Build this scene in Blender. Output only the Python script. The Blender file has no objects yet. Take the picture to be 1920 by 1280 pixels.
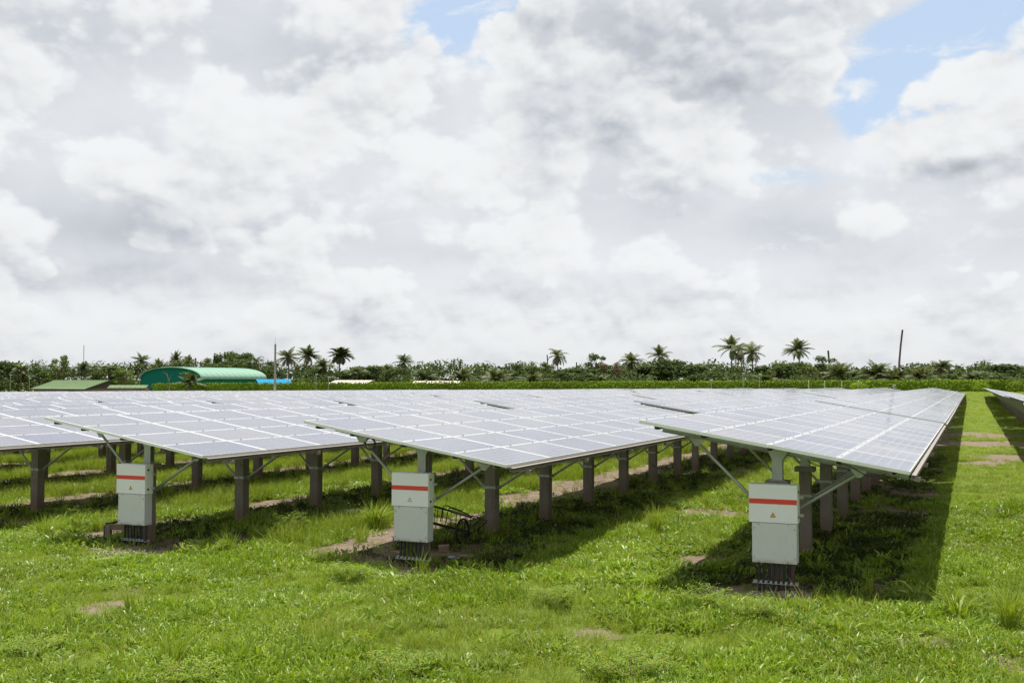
import bpy, math, random
import numpy as np
from mathutils import Vector, Matrix, noise as mnoise
R = math.radians
random.seed(7); rng = np.random.default_rng(11)
scene = bpy.context.scene
col = scene.collection

# ------------------------------------------------------------------ camera
CAMH = 3.2
cam_d = bpy.data.cameras.new('camera'); cam = bpy.data.objects.new('camera', cam_d); col.objects.link(cam)
FPX, YAW, PITCH = 2013.0, R(23.16), R(2.03)
cam_d.sensor_width = 36; cam_d.lens = FPX/1920*36
cam_d.clip_start = 0.1; cam_d.clip_end = 9000
cam.location = (0, 0, CAMH); cam.rotation_euler = (R(90)+PITCH, 0, YAW)
scene.camera = cam
scene.view_settings.view_transform = 'Standard'; scene.view_settings.look = 'None'
scene.view_settings.exposure = 0.55; scene.view_settings.gamma = 1
scene.render.film_transparent = False

# ------------------------------------------------------------------ node helpers
class NT:
    def __init__(s, tree): s.t = tree; s.n = tree.nodes; s.l = tree.links; s.n.clear()
    def add(s, typ, **kw):
        n = s.n.new(typ)
        for k, v in kw.items(): setattr(n, k, v)
        return n
    def put(s, sock, v):
        if isinstance(v, bpy.types.NodeSocket): s.l.new(v, sock)
        elif v is not None: sock.default_value = v
    def m(s, op, a, b=None, c=None, clamp=False):
        n = s.add('ShaderNodeMath', operation=op, use_clamp=clamp)
        s.put(n.inputs[0], a)
        if b is not None: s.put(n.inputs[1], b)
        if c is not None: s.put(n.inputs[2], c)
        return n.outputs[0]
    def vm(s, op, a, b=None, sc=None):
        n = s.add('ShaderNodeVectorMath', operation=op)
        s.put(n.inputs[0], a)
        if b is not None: s.put(n.inputs[1], b)
        if sc is not None: s.put(n.inputs['Scale'], sc)
        return n.outputs[1] if op in ('LENGTH', 'DISTANCE', 'DOT_PRODUCT') else n.outputs[0]
    def comb(s, x, y, z=0.0):
        n = s.add('ShaderNodeCombineXYZ'); s.put(n.inputs[0], x); s.put(n.inputs[1], y); s.put(n.inputs[2], z); return n.outputs[0]
    def sep(s, v):
        n = s.add('ShaderNodeSeparateXYZ'); s.put(n.inputs[0], v); return n.outputs
    def noise(s, vec, scale, detail=4, rough=.55, dist=0, lac=2.0):
        n = s.add('ShaderNodeTexNoise'); s.put(n.inputs['Vector'], vec); s.put(n.inputs['Scale'], scale)
        n.inputs['Detail'].default_value = detail; n.inputs['Roughness'].default_value = rough
        n.inputs['Distortion'].default_value = dist; n.inputs['Lacunarity'].default_value = lac
        return n.outputs[0]
    def mix(s, f, a, b, mode='MIX'):
        n = s.add('ShaderNodeMix', data_type='RGBA', blend_type=mode); s.put(n.inputs[0], f)
        for i, v in ((6, a), (7, b)):
            if isinstance(v, tuple) and len(v) == 3: v = v+(1,)
            s.put(n.inputs[i], v)
        return n.outputs[2]
    def ramp(s, f, lo, hi, a=0.0, b=1.0, smooth=True):
        n = s.add('ShaderNodeMapRange', interpolation_type='SMOOTHSTEP' if smooth else 'LINEAR')
        s.put(n.inputs[0], f); s.put(n.inputs[1], lo); s.put(n.inputs[2], hi); s.put(n.inputs[3], a); s.put(n.inputs[4], b)
        return n.outputs[0]

# ------------------------------------------------------------------ world: daylight sky with broken cloud
SUN = Vector((-.12, .15, 1)).normalized()
world = bpy.data.worlds.new('World'); scene.world = world; world.use_nodes = True; world.cycles.sampling_method = 'MANUAL'; world.cycles.sample_map_resolution = 512
w = NT(world.node_tree)
sky = w.add('ShaderNodeTexSky', sky_type='NISHITA', sun_disc=False)
sky.sun_elevation = math.asin(SUN.z); sky.sun_rotation = math.atan2(SUN.x, SUN.y)
sky.air_density = 1.0; sky.dust_density = 1.5; sky.ozone_density = 1.5
dirv = w.vm('NORMALIZE', w.add('ShaderNodeTexCoord').outputs['Generated'])
dx, dy, dz = w.sep(dirv)
el = w.m('ARCSINE', dz)                                            # elevation, radians
az = w.m('ARCTAN2', dx, dy)                                        # bearing from +Y, radians
# cloud density in bearing/elevation space, with billows; shaded by comparing it with itself a little higher up
zz = w.m('ADD', w.m('ABSOLUTE', dz), .14)
pl = w.comb(w.m('DIVIDE', dx, zz), w.m('DIVIDE', dy, zz), 0.0)
ae = w.comb(az, w.m('MULTIPLY', el, 1.45), 0.3)
def warped(scale, amp, v):
    n = w.add('ShaderNodeTexNoise'); w.put(n.inputs['Vector'], v); n.inputs['Scale'].default_value = scale; n.inputs['Detail'].default_value = 4
    return w.vm('ADD', v, w.vm('SCALE', w.vm('SUBTRACT', n.outputs[1], (.5, .5, .5)), sc=amp))
aew = warped(14, .022, ae)
def vor(v, scale, detail=2.0, sm=.35):
    n = w.add('ShaderNodeTexVoronoi', feature='SMOOTH_F1', voronoi_dimensions='2D'); w.put(n.inputs['Vector'], v); n.inputs['Scale'].default_value = scale
    n.inputs['Detail'].default_value = detail; n.inputs['Roughness'].default_value = .5; n.inputs['Smoothness'].default_value = sm; return n.outputs[0]
def density(off):
    v = w.vm('ADD', aew, (off*.3, off, 0))
    big = w.noise(v, 4.2, 5, .5, 0)
    b1 = w.m('SUBTRACT', 1.0, vor(v, 9, 4.0, .45))
    pv = w.vm('ADD', pl, (off*-1.5, off*-3.0, 0))
    deck = w.noise(pv, 1.3, 4, .5, 0)
    return w.m('ADD', w.m('ADD', w.m('MULTIPLY', big, .44), w.m('MULTIPLY', deck, .28)), w.m('MULTIPLY', b1, .30))
wn = w.noise(ae, 8, 6, .55); wn2 = w.noise(w.vm('ADD', ae, (5.3, 2.1, 0)), 8, 6, .55)
def total(lst):
    o = None
    for b in lst: o = b if o is None else w.m('ADD', o, b)
    return o
def bl(px, py, sx, sy, amp, wob=1.6):                              # one soft bank of cloud (or gap) at a bearing and elevation
    a0 = math.atan((px-960)/FPX)-YAW; e0 = math.atan((711-py)/FPX)
    a = w.m('DIVIDE', w.m('SUBTRACT', az, a0), sx/FPX); b = w.m('DIVIDE', w.m('SUBTRACT', el, e0), sy/FPX)
    a = w.m('ADD', a, w.m('MULTIPLY', w.m('SUBTRACT', wn, .5), wob*2)); b = w.m('ADD', b, w.m('MULTIPLY', w.m('SUBTRACT', wn2, .5), wob*2))
    r2 = w.m('ADD', w.m('MULTIPLY', a, a), w.m('MULTIPLY', b, b))
    return w.m('MULTIPLY', w.m('EXPONENT', w.m('MULTIPLY', r2, -1.0)), amp)
d0 = density(0.0); d1 = density(.012); d2 = density(.045)
relief = w.m('ADD', w.m('MULTIPLY', w.m('SUBTRACT', d0, d1), 1.4), w.m('MULTIPLY', w.m('SUBTRACT', d0, d2), .50))
gap = total([bl(885, 20, 85, 85, 1.0), bl(1705, 190, 78, 62, 1.0, 1.0), bl(1810, 105, 110, 55, 1.0, 1.1), bl(1915, 55, 75, 48, 1.0, 1.0), bl(1640, 235, 60, 35, .8, 1.0), bl(1480, 350, 160, 30, .30), bl(1500, 60, 60, 30, .0)])
cover = w.m('ADD', w.m('SUBTRACT', d0, w.m('MULTIPLY', gap, .19)), total([bl(1905, 275, 120, 105, .26), bl(1740, 320, 90, 50, .16), bl(1580, 150, 60, 110, .10), bl(1250, 110, 260, 150, .10), bl(400, 250, 500, 300, .06), bl(985, 70, 70, 60, .14), bl(820, 130, 60, 60, .08), bl(1520, 90, 120, 110, .12), bl(1850, 165, 30, 25, .14, .8), bl(1780, 165, 25, 22, .08, .8)]))
wisp = w.noise(w.vm('MULTIPLY', aew, (1.0, 1.6, 1.0)), 16, 7, .62, .4)
mask = w.m('MAXIMUM', w.ramp(cover, .390, .475), w.ramp(wisp, .53, .72, 0, .7))
tone = total([bl(1190, 70, 220, 110, -.135, .7), bl(1350, 140, 180, 85, -.120, .7), bl(1450, 30, 120, 60, -.05), bl(1120, 210, 130, 45, -.09), bl(290, 450, 190, 45, -.15, 1.0), bl(110, 540, 180, 34, -.13, 1.0), bl(1480, 440, 130, 35, -.10), bl(560, 110, 170, 70, -.10), bl(60, 120, 110, 80, -.08), bl(1270, 375, 90, 35, -.06),
              bl(700, 600, 900, 60, -.03), bl(120, 330, 160, 60, .05), bl(960, 90, 60, 80, .12), bl(1870, 200, 110, 50, .16), bl(1830, 350, 130, 35, -.13), bl(1700, 290, 90, 30, .10), bl(1640, 320, 70, 50, .10), bl(1150, 490, 300, 50, .05), bl(1700, 430, 160, 50, .05),
              bl(820, 260, 200, 150, .07), bl(330, 230, 220, 60, .07), bl(1300, 600, 300, 40, -.02), bl(300, 500, 120, 20, .06), bl(80, 50, 40, 40, .08), bl(1380, 420, 70, 50, .05), bl(900, 480, 120, 20, -.05), bl(1280, 545, 110, 18, -.05), bl(700, 130, 110, 60, -.05)])
val = w.m('ADD', w.m('ADD', .685, tone), relief)
val = w.m('ADD', val, w.m('MULTIPLY', w.m('SUBTRACT', w.noise(aew, 26, 6, .6), .5), .10))
val = w.m('ADD', val, w.ramp(cover, .42, .60, .10, -.03))
val = w.m('SUBTRACT', .77, w.m('MULTIPLY', w.m('LOGARITHM', w.m('ADD', 1.0, w.m('EXPONENT', w.m('MULTIPLY', w.m('SUBTRACT', .76, val), 18))), math.e), 1/18))  # highlights roll off softly
val = w.m('MAXIMUM', val, .36)
low = w.ramp(el, .005, .07, .35, 0.0)
val = w.m('ADD', w.m('MULTIPLY', val, w.m('SUBTRACT', 1.0, low)), w.m('MULTIPLY', low, .575))
grey = w.mix(w.ramp(val, .42, .72), (.895, .95, 1.06), (.975, .995, 1.015))
CB = 8.1
cloudc = w.vm('SCALE', grey, sc=w.m('MULTIPLY', val, CB))
blue = w.mix(.6, sky.outputs[0], (4.4, 5.5, 6.9, 1))
veil = w.m('ADD', w.m('ADD', .640, w.m('MULTIPLY', tone, .8)), w.m('MULTIPLY', w.m('SUBTRACT', w.noise(aew, 5, 6, .55), .5), .22))
back = w.mix(w.ramp(gap, .10, .42, 0, .92), w.vm('SCALE', w.mix(w.ramp(veil, .45, .7), (.90, .955, 1.05), (.95, .985, 1.03)), sc=w.m('MULTIPLY', veil, CB)), blue)
skyc = w.mix(w.m('MAXIMUM', mask, w.ramp(el, .04, .14, 1.0, 0.0)), back, cloudc)
bg = w.add('ShaderNodeBackground'); w.put(bg.inputs[0], skyc); bg.inputs[1].default_value = .1
out = w.add('ShaderNodeOutputWorld'); w.l.new(bg.outputs[0], out.inputs[0])

# ------------------------------------------------------------------ sun
sd = bpy.data.lights.new('sun', 'SUN'); sd.energy = 5.0; sd.angle = R(.6); sd.color = (1, .96, .89)
so = bpy.data.objects.new('sun', sd); col.objects.link(so); so.location = (0, 0, 60)
so.rotation_euler = SUN.to_track_quat('Z', 'Y').to_euler()

# ------------------------------------------------------------------ materials
MATS = {}
def mat(name, fn):
    m = bpy.data.materials.new(name); m.use_nodes = True
    t = NT(m.node_tree); o = t.add('ShaderNodeOutputMaterial'); s = fn(t); t.l.new(s, o.inputs[0]); MATS[name] = m; return m
def pbr(t, base, rough=.5, metal=0.0, bump=None, bstr=.3, bdist=.01, spec=.5, **kw):
    p = t.add('ShaderNodeBsdfPrincipled')
    if isinstance(base, tuple) and len(base) == 3: base = base+(1,)
    t.put(p.inputs['Base Color'], base); t.put(p.inputs['Roughness'], rough); t.put(p.inputs['Metallic'], metal)
    p.inputs['Specular IOR Level'].default_value = spec
    for k, v in kw.items(): t.put(p.inputs[k.replace('_', ' ')], v)
    if bump is not None:
        b = t.add('ShaderNodeBump'); b.inputs['Strength'].default_value = bstr; b.inputs['Distance'].default_value = bdist
        t.put(b.inputs['Height'], bump); t.l.new(b.outputs[0], p.inputs['Normal'])
    return p.outputs[0]
def wpos(t): return t.add('ShaderNodeNewGeometry').outputs['Position']
def opos(t): return t.add('ShaderNodeTexCoord').outputs['Object']

def f_cell(t):                                                     # one module = one unit square of UV
    uv = t.add('ShaderNodeUVMap').outputs[0]; x, y, z = t.sep(uv)
    fx = t.m('FRACT', x); fy = t.m('FRACT', y)
    wid = t.comb(t.m('FLOOR', x), t.m('FLOOR', y), t.m('MULTIPLY', t.add('ShaderNodeObjectInfo').outputs['Random'], 91))
    n = t.add('ShaderNodeTexWhiteNoise', noise_dimensions='3D'); t.put(n.inputs['Vector'], wid)
    mx = t.m('DIVIDE', t.m('SUBTRACT', fx, .030), .94/6); my = t.m('DIVIDE', t.m('SUBTRACT', fy, .018), .964/12)
    cx = t.m('FRACT', mx); cy = t.m('FRACT', my)
    c2 = t.comb(t.m('FLOOR', mx), t.m('FLOOR', my), t.m('MULTIPLY', n.outputs[0], 50))
    n2 = t.add('ShaderNodeTexWhiteNoise', noise_dimensions='3D'); t.put(n2.inputs['Vector'], c2)
    gap = t.m('MAXIMUM', t.m('GREATER_THAN', t.m('ABSOLUTE', t.m('SUBTRACT', cx, .5)), .487), t.m('GREATER_THAN', t.m('ABSOLUTE', t.m('SUBTRACT', cy, .5)), .489))
    b3 = t.m('FRACT', t.m('MULTIPLY', cx, 3)); bus = t.m('LESS_THAN', t.m('ABSOLUTE', t.m('SUBTRACT', b3, .5)), .035)
    edge = t.m('GREATER_THAN', t.m('MAXIMUM', t.m('ABSOLUTE', t.m('SUBTRACT', fx, .5)), t.m('ADD', t.m('ABSOLUTE', t.m('SUBTRACT', fy, .5)), .006)), .4925)
    c = t.mix(n.outputs[0], (.040, .052, .105), (.105, .105, .135))
    c = t.mix(t.m('MULTIPLY', n2.outputs[0], .25), c, (.09, .10, .15))
    c = t.mix(t.m('MULTIPLY', bus, .75), c, (.40, .42, .46))
    c = t.mix(gap, c, (.50, .52, .55))
    c = t.mix(edge, c, (.78, .79, .80))
    dust = t.noise(wpos(t), .45, 3, .5)
    c = t.mix(t.ramp(dust, .35, .8, .08, .18), c, (.40, .38, .37))
    return pbr(t, c, t.ramp(dust, .3, .8, .10, .24), spec=.6, Coat_Weight=.0)
mat('solar_cells', f_cell)
def f_alu(t):
    n = t.noise(wpos(t), 9, 4, .6)
    return pbr(t, t.mix(n, (.66, .69, .68), (.80, .81, .80)), t.ramp(n, .3, .7, .32, .5), .35)
mat('aluminium', f_alu)
def f_galv(t):
    n = t.noise(opos(t), 14, 5, .6); n2 = t.noise(wpos(t), 2.2, 4, .6)
    c = t.mix(n, (.30, .33, .32), (.47, .49, .47)); c = t.mix(t.ramp(n2, .5, .75, 0, .45), c, (.25, .19, .14))
    return pbr(t, c, t.ramp(n, .3, .7, .38, .6), .55)
mat('galvanised_steel', f_galv)
def f_purlin(t):
    n = t.noise(wpos(t), 5, 5, .65)
    c = t.mix(n, (.20, .175, .155), (.34, .30, .265)); c = t.mix(t.ramp(n, .62, .8, 0, .5), c, (.22, .14, .09))
    return pbr(t, c, .55, .25)
mat('weathered_steel', f_purlin)
def f_conc(t):
    p = wpos(t); x, y, z = t.sep(p)
    n = t.noise(p, 3.0, 7, .65); st = t.noise(t.comb(t.m('MULTIPLY', x, 9), t.m('MULTIPLY', y, 9), t.m('MULTIPLY', z, 1.3)), 1.0, 5, .6)
    c = t.mix(n, (.17, .145, .125), (.30, .265, .23)); c = t.mix(t.ramp(st, .5, .75, 0, .55), c, (.13, .10, .085))
    c = t.mix(t.ramp(t.noise(p, 7, 4, .6), .62, .72, 0, .5), c, (.07, .06, .05))
    mud = t.ramp(t.m('ADD', z, t.m('MULTIPLY', n, -.5)), -.15, .30, .65, 0)
    c = t.mix(mud, c, (.17, .105, .065))
    return pbr(t, c, .9, bump=t.noise(p, 30, 6, .7), bstr=.5, bdist=.012, spec=.25)
mat('concrete', f_conc)
def f_box(t):
    p = opos(t); n = t.noise(p, 5, 5, .6)
    c = t.mix(n, (.66, .68, .70), (.72, .74, .755)); sc = t.noise(t.vm('MULTIPLY', p, (9, 9, 2)), 2, 6, .7)
    c = t.mix(t.ramp(sc, .62, .8, 0, .22), c, (.30, .31, .28))
    return pbr(t, c, .42, 0, spec=.5)
mat('pale_painted_metal', f_box)
def f_cover(t):
    p = opos(t); n = t.noise(p, 3.5, 6, .65); n2 = t.noise(t.vm('MULTIPLY', p, (16, 16, 5)), 1.2, 5, .7, 1.2)
    c = t.mix(n, (.49, .52, .515), (.58, .605, .60)); c = t.mix(t.ramp(n2, .60, .72, 0, .42), c, (.22, .24, .21))
    x, y, z = t.sep(p); c = t.mix(t.m('MULTIPLY', t.ramp(z, -.22, -.30, 0, 1), t.ramp(n, .4, .6, .1, .6)), c, (.26, .23, .18))
    return pbr(t, c, .5, .15)
mat('scuffed_metal', f_cover)
def flat(name, c, rough=.5, metal=0.0, var=.25, sc=6, **kw):
    def f(t):
        n = t.noise(opos(t), sc, 5, .6); d = tuple(v*(1-var) for v in c)
        return pbr(t, t.mix(n, d, c), rough, metal, **kw)
    return mat(name, f)
flat('red_paint', (.66, .05, .028), .45, var=.15); flat('yellow_label', (.80, .40, .02), .5, var=.05); flat('black_print', (.01, .01, .01), .6)
flat('dark_plastic', (.030, .028, .034), .38, var=.5, sc=20); flat('purple_plastic', (.05, .033, .038), .4); flat('red_cable', (.22, .03, .02), .5)
flat('rusty_steel', (.045, .03, .026), .6, .5, .5, 25); flat('rubber', (.02, .018, .017), .85); flat('screw_steel', (.22, .22, .21), .4, .7)
flat('brick_clay', (.36, .24, .19), .9, var=.35, sc=15); flat('black_pipe', (.012, .013, .02), .35)
flat('hangar_roof', (.22, .36, .28), .85, 0, .12, .3, spec=.15); flat('hangar_wall', (.002, .135, .105), .8, 0, .2, .4, spec=.15)
flat('shed_roof_green', (.15, .22, .11), .9, 0, .35, .35, spec=.15); flat('shed_wall', (.20, .14, .10), .8); flat('shed_roof_blue', (.01, .22, .40), .85, 0, .15, .5, spec=.2)
flat('shed_roof_beige', (.55, .49, .41), .7, 0, .2, .6); flat('gable_grey', (.22, .22, .22), .7); flat('gable_brown', (.07, .055, .045), .8); flat('roof_grey', (.22, .20, .19), .8)
flat('pole_concrete', (.42, .38, .33), .85, var=.3, sc=2); flat('dead_wood', (.16, .125, .10), .9, var=.4, sc=4); flat('white_paint', (.7, .7, .68), .5)
flat('palm_bark', (.17, .135, .105), .9, var=.4, sc=3); flat('bark', (.12, .09, .06), .9, var=.4, sc=4); flat('red_stem', (.16, .07, .04), .7)
flat('sign_blue', (.03, .12, .42), .5); flat('board_wood', (.30, .22, .15), .8, var=.4, sc=2)
def f_bottle(t): return pbr(t, (.55, .66, .70), .15, 0, spec=.5, Transmission_Weight=.45)
mat('clear_plastic', f_bottle)

def leafmat(name, a, b, dry, gloss=.45, trans=.35, patch=.35, wscale=.28, dry_amt=.5, spec=.22):
    def f(t):
        oi = t.add('ShaderNodeObjectInfo').outputs['Random']
        at = t.add('ShaderNodeAttribute', attribute_name='tint').outputs['Fac']
        p = wpos(t); n = t.noise(p, wscale, 5, .6)
        c = t.mix(t.m('ADD', t.m('MULTIPLY', at, .6), t.m('MULTIPLY', oi, .4)), a, b)
        c = t.mix(t.m('MULTIPLY', t.ramp(n, .38, .66), patch), c, tuple(v*.55 for v in a))
        c = t.mix(t.m('MULTIPLY', t.ramp(t.m('ADD', at, t.m('MULTIPLY', n, .35)), .98, 1.16), dry_amt), c, dry)
        d = pbr(t, c, gloss+.1, 0, spec=spec)
        tr = t.add('ShaderNodeBsdfTranslucent'); t.put(tr.inputs[0], t.mix(.5, c, t.mix(1.0, c, (1.5, 1.5, .3), 'MULTIPLY')))
        m = t.add('ShaderNodeMixShader'); m.inputs[0].default_value = trans
        t.l.new(d, m.inputs[1]); t.l.new(tr.outputs[0], m.inputs[2]); return m.outputs[0]
    return mat(name, f)
leafmat('turf_leaf', (.10, .18, .008), (.30, .425, .032), (.46, .38, .14), .34, .36, .45, spec=.42)
leafmat('grass_blade', (.13, .20, .012), (.31, .395, .04), (.50, .43, .18), .42, .38, .3, spec=.30)
leafmat('shade_darkened_leaf', (.022, .045, .008), (.070, .110, .016), (.20, .12, .05), .45, .3)  # leaf colour darkened to deepen the shade under the tables
leafmat('weed_leaf', (.12, .20, .015), (.25, .35, .035), (.38, .24, .06), .45, .4, dry_amt=.35)
leafmat('palm_leaf', (.055, .080, .032), (.15, .175, .07), (.22, .17, .09), .45, .25, .2, .05, .8)
leafmat('dead_leaf', (.14, .10, .07), (.24, .18, .12), (.30, .22, .15), .7, .2)
leafmat('tree_leaf', (.034, .058, .018), (.120, .165, .045), (.14, .13, .05), .6, .25, .35, .12, spec=.10)
leafmat('tree_leaf_pale', (.05, .085, .016), (.15, .20, .04), (.22, .19, .07), .5, .3, .3, .12)
leafmat('tree_leaf_rust', (.06, .045, .02), (.16, .09, .045), (.24, .11, .07), .5, .25)
leafmat('hedge_leaf', (.085, .15, .012), (.24, .34, .03), (.26, .20, .06), .6, .35, .45, .10, spec=.12)
def f_ground(t):
    p = wpos(t); a = t.add('ShaderNodeAttribute', attribute_name='cover').outputs['Fac']
    n = t.noise(p, 2.5, 7, .65); n2 = t.noise(p, 14, 6, .7); n3 = t.noise(p, 45, 5, .7)
    soil = t.mix(n, (.13, .098, .068), (.25, .20, .148)); soil = t.mix(t.ramp(n2, .45, .7, 0, .55), soil, (.12, .08, .055))
    soil = t.mix(t.ramp(n3, .58, .70, 0, .6), soil, (.38, .32, .25)); soil = t.mix(t.ramp(t.noise(p, 90, 3, .8), .60, .70, 0, .6), soil, (.10, .075, .05))
    gr = t.mix(n2, (.065, .10, .012), (.15, .20, .022)); gr = t.mix(t.ramp(n, .5, .75, 0, .4), gr, (.16, .13, .06))
    m = t.ramp(t.m('ADD', a, t.m('ADD', t.m('MULTIPLY', t.m('SUBTRACT', n2, .5), .9), t.m('MULTIPLY', t.m('SUBTRACT', n3, .5), .8))), .22, .62)
    c = t.mix(m, soil, gr)
    return pbr(t, c, .95, bump=t.m('ADD', n3, n2), bstr=.7, bdist=.03, spec=.15)
mat('soil_and_grass', f_ground)
flat('gravel_stone', (.33, .27, .24), .9, var=.5, sc=30)

# ------------------------------------------------------------------ mesh helpers
class MB:
    def __init__(s): s.v = []; s.f = []; s.m = []; s.uv = []; s.tint = []
    def quad(s, a, b, c, d, m=0, uv=None, tint=None):
        i = len(s.v); s.v += [tuple(a), tuple(b), tuple(c), tuple(d)]; s.f.append((i, i+1, i+2, i+3)); s.m.append(m)
        s.uv.append(uv or ((0, 0), (1, 0), (1, 1), (0, 1))); s.tint.append(tint if tint is not None else .5)
    def poly(s, pts, m=0):
        i = len(s.v); s.v += [tuple(p) for p in pts]; s.f.append(tuple(range(i, i+len(pts)))); s.m.append(m); s.uv.append(None); s.tint.append(.5)
    def box(s, c, size, M=None, m=0):
        hx, hy, hz = (q/2 for q in size); c = Vector(c)
        P = [Vector((sx*hx, sy*hy, sz*hz)) for sx in (-1, 1) for sy in (-1, 1) for sz in (-1, 1)]
        P = [c+(M @ p if M else p) for p in P]; i = len(s.v); s.v += [tuple(p) for p in P]
        for f in ((0, 1, 3, 2), (4, 6, 7, 5), (0, 4, 5, 1), (2, 3, 7, 6), (0, 2, 6, 4), (1, 5, 7, 3)):
            s.f.append(tuple(i+k for k in f)); s.m.append(m); s.uv.append(None); s.tint.append(.5)
        return s
    def tube(s, pts, r, n=8, m=0, caps=True, tint=.5):
        pts = [Vector(p) for p in pts]; rs = r if isinstance(r, (list, tuple)) else [r]*len(pts); i0 = len(s.v)
        for k, p in enumerate(pts):
            d = (pts[min(k+1, len(pts)-1)]-pts[max(k-1, 0)]).normalized()
            a = d.cross(Vector((0, 0, 1)) if abs(d.z) < .95 else Vector((1, 0, 0))).normalized(); b = d.cross(a)
            for q in range(n):
                t = 2*math.pi*q/n; s.v.append(tuple(p+(a*math.cos(t)+b*math.sin(t))*rs[k]))
        for k in range(len(pts)-1):
            for q in range(n):
                a0 = i0+k*n+q; a1 = i0+k*n+(q+1) % n
                s.f.append((a0, a1, a1+n, a0+n)); s.m.append(m); s.uv.append(None); s.tint.append(tint)
        if caps:
            s.f.append(tuple(i0+q for q in range(n))); s.m.append(m); s.uv.append(None); s.tint.append(tint)
            s.f.append(tuple(i0+(len(pts)-1)*n+q for q in reversed(range(n)))); s.m.append(m); s.uv.append(None); s.tint.append(tint)
        return s
    def mesh(s, name, mats, smooth=False, uv=False, tint=False, bevel=0):
        me = bpy.data.meshes.new(name); me.from_pydata(s.v, [], s.f)
        for m in (mats if isinstance(mats, (list, tuple)) else [mats]): me.materials.append(MATS[m])
        if len(me.materials) > 1: me.polygons.foreach_set('material_index', s.m)
        if uv:
            l = me.uv_layers.new(name='UVMap'); dat = []
            for f, u in zip(s.f, s.uv): dat += [c for q in (u or ((0, 0),)*len(f)) for c in q]
            l.data.foreach_set('uv', dat)
        if tint:
            at = me.attributes.new('tint', 'FLOAT', 'FACE'); at.data.foreach_set('value', s.tint)
        if smooth: me.polygons.foreach_set('use_smooth', [True]*len(s.f))
        me.update(); return me
def link(me, name, parent=None, loc=(0, 0, 0), rot=(0, 0, 0)):
    o = bpy.data.objects.new(name, me); col.objects.link(o); o.location = loc; o.rotation_euler = rot
    if parent: o.parent = parent
    return o
def bevel(o, wd=.006, seg=2):
    b = o.modifiers.new('bevel', 'BEVEL'); b.width = wd; b.segments = seg; b.limit_method = 'ANGLE'; return o
def part(mb, name, mats, parent, loc=(0, 0, 0), rot=(0, 0, 0), **kw): return link(mb.mesh(name, mats, **kw), name, parent, loc, rot)
def tag(o, label, cat, group=None):
    o['label'] = label; o['category'] = cat
    if group: o['group'] = group
    return o
def thing(name, label, cat, loc=(0, 0, 0), rz=0, group=None):
    o = bpy.data.objects.new(name, None); col.objects.link(o); o.location = loc; o.rotation_euler = (0, 0, rz); o.empty_display_size = .3
    return tag(o, label, cat, group)
KIDS = {}
def kids(o): return [c for c in bpy.data.objects if c.parent == o]
def copy_tree(o, table):
    c = o.copy(); col.objects.link(c)
    for ch, subs in table:
        d = ch.copy(); col.objects.link(d); d.parent = c
        for g in subs: e = g.copy(); col.objects.link(e); e.parent = d
    return c
def tree_table(o): return [(ch, kids(ch)) for ch in kids(o)]
def kind(o, k): o['kind'] = k; return o
def ORD(n): return ['first', 'second', 'third', 'fourth', 'fifth', 'sixth', 'seventh', 'eighth', 'ninth', 'tenth', 'eleventh', 'twelfth', 'thirteenth', 'fourteenth', 'fifteenth', 'sixteenth', 'seventeenth', 'eighteenth', 'nineteenth', 'twentieth', 'twenty-first', 'twenty-second', 'twenty-third', 'twenty-fourth', 'twenty-fifth', 'twenty-sixth', 'twenty-seventh', 'twenty-eighth', 'twenty-ninth', 'thirtieth', 'thirty-first', 'thirty-second'][n]

# ------------------------------------------------------------------ terrain
def sstep(a, b, x): t = np.clip((x-a)/(b-a), 0, 1); return t*t*(3-2*t)
def gz(x, y):
    x = np.asarray(x, float); y = np.asarray(y, float)
    z = -.008*np.clip(-x-4.8, 0, 230)
    z = z+1.35*sstep(150, 163, y)*sstep(-340, -200, x)*(1-sstep(260, 340, y))
    z = z+.030*np.sin(x*.9+1.3*np.sin(y*.37))*np.cos(y*.7+.5*x)+.018*np.sin(x*2.3+y*1.1)+.012*np.sin(x*5.1-y*3.7)
    return z
def gzf(x, y): return float(gz(x, y))
_p = rng.random((256, 256))
def vnoise(x, y):
    xi = np.floor(x).astype(int); yi = np.floor(y).astype(int); fx = x-xi; fy = y-yi; fx = fx*fx*(3-2*fx); fy = fy*fy*(3-2*fy)
    g = lambda a, b: _p[a & 255, b & 255]
    return (g(xi, yi)*(1-fx)+g(xi+1, yi)*fx)*(1-fy)+(g(xi, yi+1)*(1-fx)+g(xi+1, yi+1)*fx)*fy
def fbm(x, y, o=4):
    s = 0; a = .5; n = 0
    for k in range(o): s = s+a*vnoise(x*2**k+17*k, y*2**k+31*k); n += a; a *= .5
    return s/n
def px2g(px, py, h=0.0):                                           # where a line of sight meets the ground
    d = FPX*(CAMH-h)/(py-711.3); u = (px-960)/FPX*d
    return u*math.cos(YAW)-d*math.sin(YAW), u*math.sin(YAW)+d*math.cos(YAW)
def at_depth(px, d):
    u = (px-960)/FPX*d; return u*math.cos(YAW)-d*math.sin(YAW), u*math.sin(YAW)+d*math.cos(YAW)
def zpx(py, d): return CAMH+(711.3-py)/FPX*d
PITCHX, X0, Y0 = 6.22, -4.777, 16.2
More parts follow.
